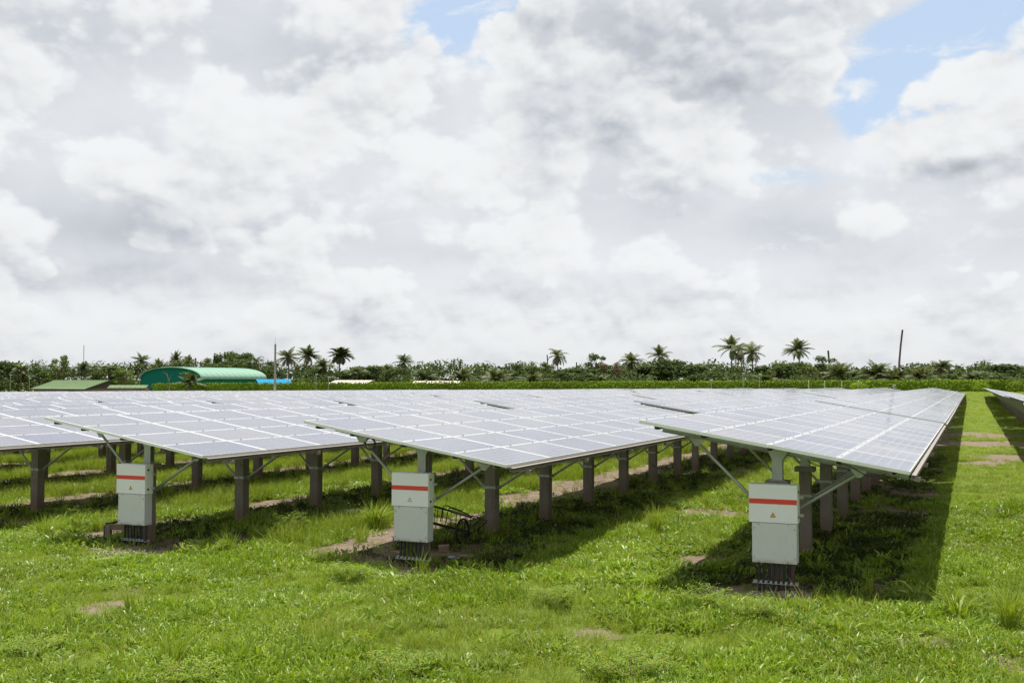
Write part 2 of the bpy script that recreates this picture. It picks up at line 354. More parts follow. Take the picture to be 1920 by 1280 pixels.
BARE = [px2g(a, b)+(r, q) for a, b, r, q in ((1350, 962, 1.3, 1.0), (1300, 1045, .75, .9), (215, 1125, .42, .9), (250, 1095, .35, .7), (1115, 1185, .40, .8), (1000, 925, 1.2, .8), (1680, 1205, .35, .6), (1790, 1215, .5, .7), (1880, 1260, .6, .8),
        (1905, 1150, .35, .7), (1230, 1235, .3, .4), (1850, 832, 2.2, 1.9), (1840, 868, 1.0, 1.9), (1830, 815, 2.0, 1.9), (1890, 858, 1.6, 1.9), (60, 1245, .3, .5), (700, 1000, .6, .6), (880, 930, 1.1, .7), (1275, 925, .9, .5), (1060, 905, 1.4, .9), (1895, 1050, .4, .3), (1440, 1108, .50, 2.4), (775, 1066, .45, 2.4), (235, 1028, .60, 2.6), (212, 1002, .38, 2.2), (860, 1030, .6, 1.3), (838, 1040, .4, 1.2), (1200, 880, 1.0, .6))]
def cover(x, y):                                                   # 0 bare soil .. 1 closed grass
    x = np.asarray(x, float); y = np.asarray(y, float)
    c = .50+.95*fbm(x*.55, y*.42, 4)
    wob = .35*(fbm(x*.2+9, y*.3, 3)-.5)*2
    rel = np.mod(x-X0+wob*.6, PITCHX)                              # 0 = upper edge of a row, 3.98 = lower edge
    under = (rel < 3.98) & (y > 15.6)
    strip = np.exp(-((rel-PITCHX*(rel > 4)+.15)/.68)**2)*(y > 17)*(.70+.9*(fbm(x*.1+4, y*.16, 3)-.2))
    c = c-.95*strip*(x < -5.5)
    c = c-.34*under*(x < -1)-.34*under*(fbm(x*.8+40, y*.8, 3) > .55)
    lane = (x > -1.2) & (x < 7)
    c = np.where((y < 15.6) & (x > -40), np.maximum(c, .42), c)
    c = c-lane*np.clip(fbm(x*.12+3, y*.22+8, 3)-.52, 0, 1)*3.2*sstep(32, 44, y)*(1-sstep(72, 82, y))
    for bx, by, r, q in BARE:
        c = c-q*1.15*np.exp(-(((x-bx)**2+((y-by)*.9)**2)/r**2)**1.0)*(.55+.9*fbm(x*2.5, y*2.5, 2))
    return np.clip(c, 0, 1)
def axis(lo, hi, flo, fhi, step, grow=1.25):
    a = list(np.arange(flo, fhi, step)); s = step; v = a[-1]
    while v < hi: s *= grow; v += s; a.append(v)
    s = step; v = flo; b = []
    while v > lo: s *= grow; v -= s; b.append(v)
    return np.array(sorted(b)+a)
xs = axis(-3200, 3200, -34, 8, .17, 1.06); ys = axis(-300, 5000, 6, 42, .17, 1.035)
gx, gy = np.meshgrid(xs, ys); nx, ny = len(xs), len(ys)
P = np.stack([gx.ravel(), gy.ravel(), gz(gx, gy).ravel()], 1)
idx = np.arange(nx*ny).reshape(ny, nx)
F = np.stack([idx[:-1, :-1], idx[:-1, 1:], idx[1:, 1:], idx[1:, :-1]], -1).reshape(-1, 4)
def npmesh(name, V, F, mats, tint=None, smooth=False):
    me = bpy.data.meshes.new(name); k = F.shape[1]
    me.vertices.add(len(V)); me.vertices.foreach_set('co', np.asarray(V, np.float32).ravel())
    me.loops.add(F.size); me.loops.foreach_set('vertex_index', F.astype(np.int32).ravel())
    me.polygons.add(len(F)); me.polygons.foreach_set('loop_start', np.arange(0, F.size, k, dtype=np.int32)); me.polygons.foreach_set('loop_total', np.full(len(F), k, np.int32))
    for m in mats: me.materials.append(MATS[m])
    if tint is not None: a = me.attributes.new('tint', 'FLOAT', 'FACE'); a.data.foreach_set('value', np.asarray(tint, np.float32))
    me.update(calc_edges=True)
    if smooth: me.polygons.foreach_set('use_smooth', np.ones(len(F), bool))
    return me
gme = npmesh('ground', P, F, ['soil_and_grass'], smooth=True)
at = gme.attributes.new('cover', 'FLOAT', 'POINT'); at.data.foreach_set('value', cover(P[:, 0], P[:, 1]).astype(np.float32))
kind(link(gme, 'ground'), 'structure')

# ------------------------------------------------------------------ solar tables
T = R(9.6); CT, ST = math.cos(T), math.sin(T); ZT = 2.57
ML, MW, PL, PW = 1.97, .988, 1.99, 1.01
def S(s, y, n=0.0): return Vector((-1.99+s*CT+n*ST, y, ZT-s*ST+n*CT))
TM = Matrix.Rotation(T, 3, 'Y')
def add_module(mb_g, mb_f, cx, cy, cz, M, uo=(0, 0)):
    def q(x, y, z): return Vector((cx, cy, cz))+(M @ Vector((x, y, z)) if M else Vector((x, y, z)))
    hx, hy = MW/2, ML/2; fw = .008
    mb_g.quad(q(-hx+fw, -hy+fw, -.002), q(hx-fw, -hy+fw, -.002), q(hx-fw, hy-fw, -.002), q(-hx+fw, hy-fw, -.002), 0, ((uo[0], uo[1]), (uo[0]+.9999, uo[1]), (uo[0]+.9999, uo[1]+.9999), (uo[0], uo[1]+.9999)))
    for sx in (-1, 1): mb_f.box(q(sx*(hx-fw/2), 0, -.025), (fw, ML, .05), M)
    for sy in (-1, 1): mb_f.box(q(0, sy*(hy-fw/2), -.025), (MW-2*fw, fw, .05), M)
    for f in (-.28, .28): mb_f.box(q(-hx-.004, f*ML, .008), (.018, .034, .008), M, 1)
    mb_f.quad(q(-hx+fw, -hy+fw, -.008), q(-hx+fw, hy-fw, -.008), q(hx-fw, hy-fw, -.008), q(hx-fw, -hy+fw, -.008))
g_, f_ = MB(), MB(); add_module(g_, f_, 0, 0, 0, None)
glass_me = g_.mesh('panel_glass', 'solar_cells', uv=True); frame_me = f_.mesh('panel_frame', ['aluminium', 'screw_steel'])
def channel(mb, a, b, up, wdt, hgt, th=.006):                      # an open C section from a to b
    a, b, up = Vector(a), Vector(b), Vector(up).normalized(); d = (b-a).normalized(); sd_ = d.cross(up).normalized(); L = (b-a).length
    M = Matrix((sd_, d, up)).transposed(); c = (a+b)/2
    mb.box(c+sd_*(-wdt/2+th/2), (th, L, hgt), M); mb.box(c+up*(hgt/2-th/2)+sd_*(th/2+.0005), (wdt-th-.001, L, th), M); mb.box(c-up*(hgt/2-th/2)+sd_*(th/2+.0005), (wdt-th-.001, L, th), M)
NRM = Vector((ST, 0, CT))
PUR = (.28, 1.005, 2.015, 3.025, 3.80)
POSTY = [.8+3.0*i for i in range(7)]
SECL = 19.88
def mb_purlin(s): mb = MB(); channel(mb, S(s, .02, -.072), S(s, SECL-.02, -.072), NRM, .05, .05); return mb
def mb_edge():
    mb = MB(); channel(mb, S(4.07, .10, -.080), S(4.07, SECL, -.080), NRM, .06, .065)
    for y in POSTY:
        mb.box(S(4.10, y, -.155), (.09, .05, .07), TM)
    return mb
def mb_rafter(y): mb = MB(); channel(mb, S(.18, y, -.145), S(3.98, y, -.145), NRM, .06, .08); return mb
def mb_post(capped, seed):
    mb = MB(); r = random.Random(seed); top = 1.56 if capped else 2.02; wd = .225 if not capped else .20
    mb.box((0, 0, (top-1.0)/2), (wd, wd, top+1.0)); return mb
def mb_cap(): mb = MB(); mb.box((0, 0, 1.60), (.34, .34, .085)); return mb
def mb_bracket():
    mb = MB()
    for sy in (-1, 1): mb.box((0, sy*.055, 1.84), (.16, .01, .40))
    mb.box((0, 0, 1.6475), (.24, .2, .01)); mb.box((0, 0, 1.86), (.008, .10, .36))
    mb.poly([(-.18, -.062, 2.17), (.18, -.062, 2.10), (.07, -.062, 1.95), (-.07, -.062, 1.95)]); mb.poly([(-.18, .062, 2.17), (.18, .062, 2.10), (.07, .062, 1.95), (-.07, .062, 1.95)])
    return mb
def mb_head():
    mb = MB(); mb.box((0, 0, 2.035), (.24, .24, .03)); mb.box((0, 0, 2.085), (.12, .10, .07)); return mb
def mb_clampband(z):
    mb = MB()
    for sx in (-1, 1):
        mb.box((sx*.121, 0, z), (.012, .25, .07)); mb.box((sx*.165, 0, z), (.075, .012, .07)); mb.tube([(sx*.16, -.02, z), (sx*.16, .02, z)], .016, 6)
    for sy in (-1, 1): mb.box((0, sy*.121, z), (.23, .012, .05)); mb.tube([(0, sy*.127, z), (0, sy*.15, z)], .018, 6)
    return mb
def mb_brace(side):
    mb = MB(); a = Vector((side*.17, 0, 1.13)); b = S(.78, 0, -.24) if side < 0 else S(3.28, 0, -.24)
    mb.tube([a, b], .026, 10); d = (b-a).normalized()
    mb.box(b+d*.05+Vector((0, 0, .02)), (.14, .06, .05), TM)
    mb.poly([b+Vector((-.12, -.032, .07)), b+Vector((.12, -.032, .035)), b+Vector((.03, -.032, -.06)), b+Vector((-.03, -.032, -.06))])
    return mb
rafter_me = mb_rafter(0).mesh('rafter', 'galvanised_steel'); brl = mb_brace(-1).mesh('brace', 'galvanised_steel'); brr = mb_brace(1).mesh('brace', 'galvanised_steel')
post_a = mb_post(True, 1).mesh('post', 'concrete'); post_b = mb_post(False, 2).mesh('post', 'concrete')
cap_me = mb_cap().mesh('post_cap', 'concrete'); brk_me = mb_bracket().mesh('steel_bracket', 'galvanised_steel'); head_me = mb_head().mesh('post_head', 'galvanised_steel'); band_me = mb_clampband(1.13).mesh('post_clamp', 'galvanised_steel')
pur_me = mb_purlin(0).mesh('purlin', 'weathered_steel')
edge_me = mb_edge().mesh('edge_purlin', 'weathered_steel')
GROUP = 'sections of solar panel tables in parallel rows'
def add_posts(root):
    for i, y in enumerate(POSTY):
        capped = i == 0
        p = link(post_a if capped else post_b, 'post', root, (0, y, 0))
        if capped: link(cap_me, 'post_cap', p); link(brk_me, 'steel_bracket', p)
        else: link(head_me, 'post_head', p)
        link(band_me, 'post_clamp', p)
def make_detailed():
    root = thing('solar_panel_table', 'x', 'solar panels', group=GROUP)
    for r in range(4):
        for k in range(10):
            c = S((r+.5)*PW-.01, (k+.5)*PL)
            j = random.Random(r*31+k)
            m = link(frame_me, 'solar_panel', root, c+NRM*j.uniform(-.002, .002), (R(j.uniform(-.12, .12)), T+R(j.uniform(-.18, .18)), 0))
            link(glass_me, 'panel_glass', m)
    for s in PUR: part(mb_purlin(s), 'purlin', 'weathered_steel', root)
    link(edge_me, 'edge_purlin', root)
    for y in POSTY:
        link(rafter_me, 'rafter', root, (0, y, 0)); link(brl, 'brace', root, (0, y, 0)); link(brr, 'brace', root, (0, y, 0))
    add_posts(root)
    return root
def make_plain():
    root = thing('solar_panel_table', 'x', 'solar panels', group=GROUP)
    g, f = MB(), MB()
    for r in range(4):
        for k in range(10):
            c = S((r+.5)*PW-.01, (k+.5)*PL); add_module(g, f, c.x, c.y, c.z, TM, (r, k))
    part(g, 'panel_glass', 'solar_cells', root, uv=True); part(f, 'panel_frames', ['aluminium', 'screw_steel'], root)
    link(edge_me, 'edge_purlin', root)
    b = MB()
    for y in POSTY:
        a = Vector((-.17, y, 1.13)); b.tube([a, S(.78, y, -.2)], .026, 6); a = Vector((.17, y, 1.13)); b.tube([a, S(3.28, y, -.2)], .026, 6); channel(b, S(.18, y, -.145), S(3.98, y, -.145), NRM, .06, .08)
    for s in PUR: channel(b, S(s, .02, -.072), S(s, SECL-.02, -.072), NRM, .05, .06)
    part(b, 'support_frame', 'galvanised_steel', root)
    for y in POSTY: link(post_b, 'post', root, (0, y, 0))
    return root
protoD = make_detailed(); tabD = tree_table(protoD); protoP = make_plain(); tabP = tree_table(protoP)
usedD = usedP = False
ZOVR = {0: .0, 1: -.05, 2: -.025}
SECT = {}
PER = 20.4
for n in range(7):
    yend = Y0+PER*(n+1); kmax = int((1.14*yend-4.777+PITCHX*.7)/PITCHX)+1
    for k in range(-1, kmax):
        xl = X0-PITCHX*k
        if (-xl-4.2) > 1.16*yend: continue
        det = (n == 0) or (n == 1 and k <= 4)
        if det:
            if usedD: o = copy_tree(protoD, tabD)
            else: o = protoD; usedD = True
        else:
            if usedP: o = copy_tree(protoP, tabP)
            else: o = protoP; usedP = True
        rr = random.Random(n*100+k+5)
        dz_ = -.008*max(0, -xl-4.8)+ZOVR.get(k, .0)-.0034*PER*n+((rr.uniform(.03, .085) if k else .01) if n == 1 else (rr.uniform(-.02, .05)+.055 if k > 0 else .0) if n else 0)
        o.location = (xl+1.99+(rr.uniform(-.03, .03) if n else 0), Y0+PER*n+(0.02*k if n == 0 and k > 0 else 0), dz_)
        o.rotation_euler = (-.0034, R(rr.uniform(-.15, .25)) if n else 0, 0)
        rowtxt = 'row beyond the grass lane' if k < 0 else ('row edging the grass lane' if k == 0 else ORD(k)+' row left of the lane row')
        sec = 'nearest' if n == 0 else ('farthest' if n == 6 else ORD(n))
        o['label'] = f'tilted solar table, {sec} section of the {rowtxt}'
        if n == 0 and k in (0, 1, 2):
            o['label'] = ['tilted solar table over the rightmost cabinet beside the grass lane', 'tilted solar table over the middle cabinet and the wire cart', 'tilted solar table over the leftmost cabinet'][k]
        SECT[(k, n)] = o
for ch in kids(SECT[(0, 0)]):                                      # second post of the lane row is capped too
    if ch.data and ch.data.name.startswith('post') and abs(ch.location.y-3.8) < .1:
        ch.data = post_a
        for g in kids(ch):
            if g.name.startswith('post_head'): g.data = brk_me; g.name = 'steel_bracket'
        link(cap_me, 'post_cap', ch)
def torus_arc(mb, c, r, rt, a0, a1, n=16, ax=Vector((1, 0, 0))):
    mb.tube([Vector(c)+ax*(r*math.cos(a0+(a1-a0)*i/n))+Vector((0, 0, r*math.sin(a0+(a1-a0)*i/n))) for i in range(n+1)], rt, 8)
mb = MB(); torus_arc(mb, S(1.35, .12, -.17), .10, .018, R(-200), R(150)); part(mb, 'cable_loop', 'dark_plastic', SECT[(1, 0)], smooth=True)
mb = MB(); torus_arc(mb, S(1.45, 3.2, -.20), .15, .02, R(-185), R(5)); part(mb, 'cable_loop', 'dark_plastic', SECT[(0, 0)], smooth=True)
mb = MB(); mb.tube([S(2.6+.1*i, .1, -.13-.05*math.sin(i*.9)) for i in range(12)], .008, 6); part(mb, 'cable', 'dark_plastic', SECT[(0, 0)], smooth=True)

# ------------------------------------------------------------------ combiner cabinets
def make_cabinet(x, yf, g0, label, var):
    c = thing('electrical_cabinet', label, 'cabinet', (x, yf, g0), 0, 'electrical cabinets on the end posts')
    b = MB(); b.box((0, .11, .30+.76), (.73, .20, .58)); u = bevel(part(b, 'cabinet_body', 'pale_painted_metal', c, loc=(0, 0, .285)), .008)
    b = MB(); b.box((0, 0, 0), (.722, .022, .572)); d = bevel(part(b, 'door', 'pale_painted_metal', c, loc=(0, -.004, 1.345)), .005)
    b = MB(); b.box((0, 0, 0), (.712, .004, .074)); part(b, 'red_stripe', 'red_paint', d, loc=(0, -.0135, .035))
    b = MB(); tri = [(-.042, 0, -.036), (.042, 0, -.036), (0, 0, .038)]
    b.poly([(p[0], -.003, p[2]) for p in tri], 1)
    b.poly([(p[0]*.74, -.0045, p[2]*.74-.002) for p in tri], 0 if var != 1 else 2)
    b.poly([(.003, -.006, .012), (-.009, -.006, -.004), (-.001, -.006, -.004), (-.004, -.006, -.017), (.008, -.006, 0), (.001, -.006, 0)], 1)
    part(b, 'warning_sign', ['yellow_label', 'black_print', 'pale_painted_metal'], d, loc=(.0, -.010, -.165))
    b = MB(); b.box((0, .10, 0), (.665, .21, .60)); l = bevel(part(b, 'lower_cover', 'scuffed_metal', c, loc=(.015, -.002, .752)), .006)
    b = MB()
    for sx, sz in ((-.3, .22), (.3, .22), (-.3, -.22), (.3, -.22), (-.23, .28), (.21, .28), (-.23, -.285), (.2, -.285)): b.tube([(sx, -.003, sz), (sx, -.012, sz)], .009, 8)
    part(b, 'screws', 'screw_steel', l)
    for z in (1.44, 1.17):
        b = MB(); b.box((.39, .17, z), (.05, .03, .045)); b.box((.42, .18, z), (.012, .05, .045)); part(b, 'mounting_lug', 'galvanised_steel', c)
    for z in (1.53, 1.15):
        b = MB(); b.tube([(.367, .05, z-.02), (.367, .05, z+.02)], .010, 6); b.box((.370, .07, z), (.008, .03, .03)); part(b, 'hinge', 'black_print', c)
    for i in range(7):
        b = MB(); xx = -.235+i*.075; r = random.Random(i+var*9); pts = [(xx, .1, .47), (xx+r.uniform(-.01, .01), .1+r.uniform(-.02, .02), .2), (xx+r.uniform(-.015, .015), .1, -.08)]
        b.tube(pts, .021, 8); b.tube([(xx, .1, .38), (xx, .1, .45)], .026, 8); part(b, 'conduit', 'dark_plastic', c, smooth=False)
    b = MB(); b.tube([(.265, .1, .47), (.27, .1, -.08)], .036, 10); (b.tube([(.283, .068, .45), (.285, .064, -.05)], .006, 6, m=1) if var == 0 else None); part(b, 'conduit', ['purple_plastic', 'red_cable'], c)
    b = MB(); b.box((.01, .128, .145), (.68, .02, .042))
    b.tube([(-.33, .072, .13), (.35, .072, .13)], .006, 6)
    for i in range(8): b.box((-.275+i*.075, .075, .15), (.036, .05, .04))
    part(b, 'conduit_clamp', 'galvanised_steel', c)
    return c
CABX = [X0-PITCHX*k+1.99 for k in range(3)]
labs = ['pale grey cabinet with red stripe under the table beside the grass lane', 'pale grey cabinet with red stripe beside the rusty wire cart, faded warning triangle', 'pale grey cabinet with red stripe beside the low concrete stub and pipe']
for i in range(3): make_cabinet(CABX[i], 16.55, [-.02, -.06, -.10][i], labs[i], [0, 1, 2][i])

# small things on the ground by the cabinets
gx_, gy_ = px2g(868, 1016)
cart = thing('wire_cart', 'rusty black wire cart with bicycle wheel lying behind the middle cabinet', 'cart', (gx_, gy_, gzf(gx_, gy_)), YAW)
q = .00232
def cp(zx, zy, dp=0.0): return Vector(((zx-1030)*q, dp, (1000-zy)*q))
for dp, nm in ((0, 'side_frame'), (.42, 'side_frame')):
    b = MB(); sh = 0 if dp == 0 else -55
    b.tube([cp(680+sh, 660, dp), cp(1120+sh, 785, dp), cp(1238+sh, 805, dp)], .011, 6); b.tube([cp(700+sh, 815, dp), cp(1110+sh, 915, dp), cp(1238+sh, 812, dp)], .011, 6)
    b.tube([cp(885+sh, 838, dp), cp(903+sh, 735, dp), cp(915+sh, 705, dp), cp(935+sh, 700, dp), cp(1060+sh, 745, dp), cp(1105+sh, 775, dp)], .012, 6)
    b.tube([cp(700+sh, 735, dp), cp(1110+sh, 850, dp)], .006, 6)
    for zx in (740, 800, 865, 980, 1060, 1100): b.tube([cp(zx+sh, 680+(zx-740)*.27, dp), cp(zx+sh-12, 826+(zx-740)*.24, dp)], .007, 5)
    part(b, nm, 'rusty_steel', cart, smooth=True)
b = MB()
for zx, zy in ((700, 815), (780, 836), (860, 856), (940, 875), (1020, 894), (1110, 915), (1120, 785), (680, 660)): b.tube([cp(zx, zy, 0), cp(zx-55, zy, .42)], .008, 5)
for k in range(4): b.tube([cp(700-11*k, 815, .08+.09*k), cp(1110-11*k, 915, .08+.09*k)], .006, 5)
part(b, 'base_grid', 'rusty_steel', cart, smooth=True)
b = MB(); M_ = Matrix.Rotation(R(15), 3, 'Y'); b.box(cp(1020, 762, .18), (.42, .26, .02), M_); part(b, 'deck_board', 'board_wood', cart)
for dp, zx in ((-.05, 1030),):
    wc = cp(zx, 893, dp); rw = .235; wh = MB(); ax = Vector((.45, .0, 0)).normalized(); ax = Vector((math.cos(R(62)), math.sin(R(62)), 0))
    pts = [wc+ax*rw*math.cos(2*math.pi*i/24)+Vector((0, 0, rw*math.sin(2*math.pi*i/24))) for i in range(25)]
    wh.tube(pts, .021, 8); wo = part(wh, 'wheel', 'rubber', cart, smooth=True)
    sp = MB()
    for i in range(12): a = 2*math.pi*i/12; sp.tube([wc, wc+ax*rw*.93*math.cos(a)+Vector((0, 0, rw*.93*math.sin(a)))], .004, 4)
    side = ax.cross(Vector((0, 0, 1))); sp.tube([wc-side*.06, wc+side*.06], .02, 8); part(sp, 'spokes', 'rusty_steel', wo)
bx_, by_ = px2g(834, 1026)
b = MB(); b.box((0, 0, .06), (.20, .11, .13)); o = bevel(part(b, 'brick', 'brick_clay', None, (bx_, by_, gzf(bx_, by_)), (R(3), R(-4), YAW+R(8))), .008); tag(o, 'pale brown brick on the soil in front of the wire cart', 'brick')
bx_, by_ = px2g(850, 1041)
b = MB(); b.tube([(-.085, 0, .032), (-.08, 0, .032), (.05, 0, .032), (.075, 0, .032), (.09, 0, .032)], [.02, .032, .032, .016, .013], 12)
o = thing('plastic_bottle', 'clear plastic bottle lying in the shade right of the brick', 'bottle', (bx_, by_, gzf(bx_, by_)), YAW-R(12)); part(b, 'bottle_body', 'clear_plastic', o, smooth=True)
b = MB(); b.tube([(.09, 0, .032), (.108, 0, .032)], .015, 10); part(b, 'cap', 'white_paint', o)
bx_, by_ = px2g(988, 1028)
b = MB(); b.tube([(-.06, 0, .03), (.03, 0, .03), (.05, 0, .03), (.07, 0, .03)], [.03, .03, .014, .012], 10)
o = part(b, 'plastic_bottle', 'clear_plastic', None, (bx_, by_, gzf(bx_, by_)), (0, 0, YAW+.4), smooth=True); tag(o, 'clear bottle half hidden in weeds between the wire cart and the next post', 'bottle')
bx_, by_ = px2g(206, 1004)
o = thing('concrete_block', 'low concrete stub with short beam left of the leftmost cabinet', 'concrete block', (bx_, by_, gzf(bx_, by_)), YAW)
b = MB(); b.box((.02, 0, .12), (.10, .12, .42)); part(b, 'stub', 'concrete', o); b = MB(); b.box((.235, .03, .27), (.325, .14, .10)); part(b, 'beam', 'concrete', o)
b = MB(); b.tube([(-.06, -.02, -.1), (-.06, -.02, .30), (-.03, 0, .35), (.06, 0, .36), (.20, 0, .39), (.36, 0, .40)], .018, 8); b.tube([(.10, 0, .36), (.17, 0, .385)], .028, 8); b.tube([(.13, -.03, .40), (.13, -.03, .43), (.19, -.03, .43)], .010, 6)
o = part(b, 'water_pipe', 'black_pipe', None, (bx_, by_, gzf(bx_, by_)), (0, 0, YAW), smooth=True); tag(o, 'black bent pipe with valve lying over the low concrete stub', 'pipe')
# ------------------------------------------------------------------ vegetation near the camera
def leaf_arr(base, dirh, lean, L, W, curl, roll):
    """numpy leaves: a quad and a pointed quad each"""
    n = len(L); u = np.stack([np.cos(dirh), np.sin(dirh), np.zeros(n)], 1); zv = np.array([0, 0, 1.0])
    d1 = u*np.sin(lean)[:, None]+zv*np.cos(lean)[:, None]; l2 = lean+curl; d2 = u*np.sin(l2)[:, None]+zv*np.cos(l2)[:, None]
    sd_ = np.stack([-np.sin(dirh), np.cos(dirh), np.zeros(n)], 1); sd_ = sd_*np.cos(roll)[:, None]+np.cross(sd_, d1)*np.sin(roll)[:, None]
    h = (W/2)[:, None]; m = base+d1*(L*.5)[:, None]; t = m+d2*(L*.5)[:, None]
    V = np.stack([base-sd_*h*.55, base+sd_*h*.55, m+sd_*h, m-sd_*h, t+sd_*h*.12, t-sd_*h*.12], 1)
    i = np.arange(n)[:, None]*6
    F = np.concatenate([i+np.array([[0, 1, 2, 3]]), i+np.array([[3, 2, 4, 5]])], 0)
    return V.reshape(-1, 3), F
def tuft(name, mt, n, rad, L, W, lean, curl, seed, up=0.0):
    r = np.random.default_rng(seed); a = r.random(n)*6.283; q = rad*np.sqrt(r.random(n))
    base = np.stack([q*np.cos(a), q*np.sin(a), r.random(n)*up-.01], 1)
    dh = a+r.normal(0, 1.1, n)
    V, F = leaf_arr(base, dh, r.uniform(*lean, n), r.uniform(*L, n), r.uniform(*W, n), r.uniform(*curl, n), r.normal(0, .5, n))
    tint = np.tile(r.random(n), 2)
    return npmesh(name, V, F, [mt], tint)
def proto_col(name, meshes):
    c = bpy.data.collections.new(name)
    for i, m in enumerate(meshes):
        o = bpy.data.objects.new(f'{name}_{chr(97+i)}', m); c.objects.link(o)
    return c
def scatter(name, x, y, sc, pcol, npro, tilt=.15, sink=0.0, hs=None, seed=1):
    r = np.random.default_rng(seed); n = len(x)
    me = bpy.data.meshes.new(name); me.vertices.add(n)
    me.vertices.foreach_set('co', np.stack([x, y, gz(x, y)-sink], 1).astype(np.float32).ravel())
    def att(nm, ty, arr, f): a = me.attributes.new(nm, ty, 'POINT'); a.data.foreach_set(f, arr)
    att('rot', 'FLOAT_VECTOR', np.stack([r.normal(0, tilt, n), r.normal(0, tilt, n), r.random(n)*6.283], 1).astype(np.float32).ravel(), 'vector')
    hs = sc if hs is None else hs
    att('scl', 'FLOAT_VECTOR', np.stack([sc, sc, hs], 1).astype(np.float32).ravel(), 'vector')
    att('idx', 'INT', r.integers(0, npro, n).astype(np.int32), 'value')
    o = link(me, name)
    ng = bpy.data.node_groups.new(name, 'GeometryNodeTree'); ng.interface.new_socket('Geometry', in_out='INPUT', socket_type='NodeSocketGeometry'); ng.interface.new_socket('Geometry', in_out='OUTPUT', socket_type='NodeSocketGeometry')
    N = ng.nodes; L = ng.links; gi = N.new('NodeGroupInput'); go = N.new('NodeGroupOutput')
    ip = N.new('GeometryNodeInstanceOnPoints'); ci = N.new('GeometryNodeCollectionInfo'); ci.inputs[0].default_value = pcol
    ci.inputs['Separate Children'].default_value = True; ci.inputs['Reset Children'].default_value = True
    L.new(gi.outputs[0], ip.inputs['Points']); L.new(ci.outputs[0], ip.inputs['Instance']); ip.inputs['Pick Instance'].default_value = True
    for nm, ty, sk in (('rot', 'FLOAT_VECTOR', 'Rotation'), ('scl', 'FLOAT_VECTOR', 'Scale'), ('idx', 'INT', 'Instance Index')):
        a = N.new('GeometryNodeInputNamedAttribute'); a.data_type = ty; a.inputs['Name'].default_value = nm; L.new(a.outputs['Attribute'], ip.inputs[sk])
    L.new(ip.outputs[0], go.inputs[0]); md = o.modifiers.new('scatter', 'NODES'); md.node_group = ng
    return o
def inview(x, y, m=1.0):
    d = -x*math.sin(YAW)+y*math.cos(YAW); u = x*math.cos(YAW)+y*math.sin(YAW)
    return (np.abs(u) < d*.477+m) & (d > 10.2), d
def cand(x0, x1, y0, y1, dens, seed, m=1.0):
    r = np.random.default_rng(seed); n = int((x1-x0)*(y1-y0)*dens)
    x = r.uniform(x0, x1, n); y = r.uniform(y0, y1, n); k, d = inview(x, y, m); return x[k], y[k], d[k], r.random(k.sum())
def under_table(x, y): rel = np.mod(x-X0, PITCHX); return (rel < 3.75) & (rel > .45) & (y > 16.3)
turf_meshes = [tuft('turf_tuft', 'turf_leaf', 62, .16, (.045, .125), (.010, .021), (.20, 1.30), (.1, .9), 100+i, .045) for i in range(6)]
turf = proto_col('turf', turf_meshes)
fine_meshes = [tuft('fine_tuft', 'grass_blade', 55, .13, (.07, .20), (.003, .007), (.05, .8), (.2, 1.0), 200+i) for i in range(4)]
finec = proto_col('fine', fine_meshes)
mid_meshes = [tuft('grass_tuft', 'grass_blade', 42, .10, (.16, .38), (.005, .010), (.02, .55), (.2, 1.2), 300+i) for i in range(4)]
midc = proto_col('mid', mid_meshes)
shade_meshes = [tuft('shade_tuft', 'shade_darkened_leaf', 40, .17, (.04, .10), (.015, .032), (.5, 1.4), (.1, .7), 400+i, .06) for i in range(4)]
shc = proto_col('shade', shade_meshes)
def keepcover(x, y, rnd, lo=.02, hi=.66): c = cover(x, y)+.22*(fbm(x*4.5, y*4.5, 2)-.5); return rnd < .035+sstep(lo, hi, c)
# short leafy turf in front
x, y, d, rr_ = cand(-28, 8, 8, 30, 62, 1)
fm = fbm(x*.7+5, y*.7, 3)
k = keepcover(x, y, rr_) & ~(under_table(x, y) & (rr_ > .10)) & (rr_ < np.clip(1.25-d/40, .3, 1)) & (fm < .60)
sc = (.75+.7*fbm(x*1.3, y*1.3+50, 2)); hz = sc*(.55+1.5*np.clip(fbm(x*.55+70, y*.55, 3)-.2, 0, 1)); o = scatter('turf', x[k], y[k], (sc*(1+np.clip(d-16, 0, 20)*.02))[k], turf, 6, .22, 0, hz[k], 21)
tag(o, 'short bright green leafy turf covering the open ground', 'grass'); kind(o, 'stuff')
# finer grass mixed in patches
x, y, d, rr_ = cand(-40, 8, 8, 48, 26, 2)
fm = fbm(x*.7+5, y*.7, 3)
k = keepcover(x, y, rr_) & ~(under_table(x, y) & (rr_ > .05)) & ((fm > .50) | (rr_ < .20)) & (rr_ < np.clip(1.6-d/30, .35, 1))
sc = .7+.6*fbm(x*.9, y*.9+80, 2); o = scatter('fine_grass', x[k], y[k], sc[k], finec, 4, .15, 0, None, 22)
tag(o, 'fine soft grass in patches between the turf', 'grass'); kind(o, 'stuff')
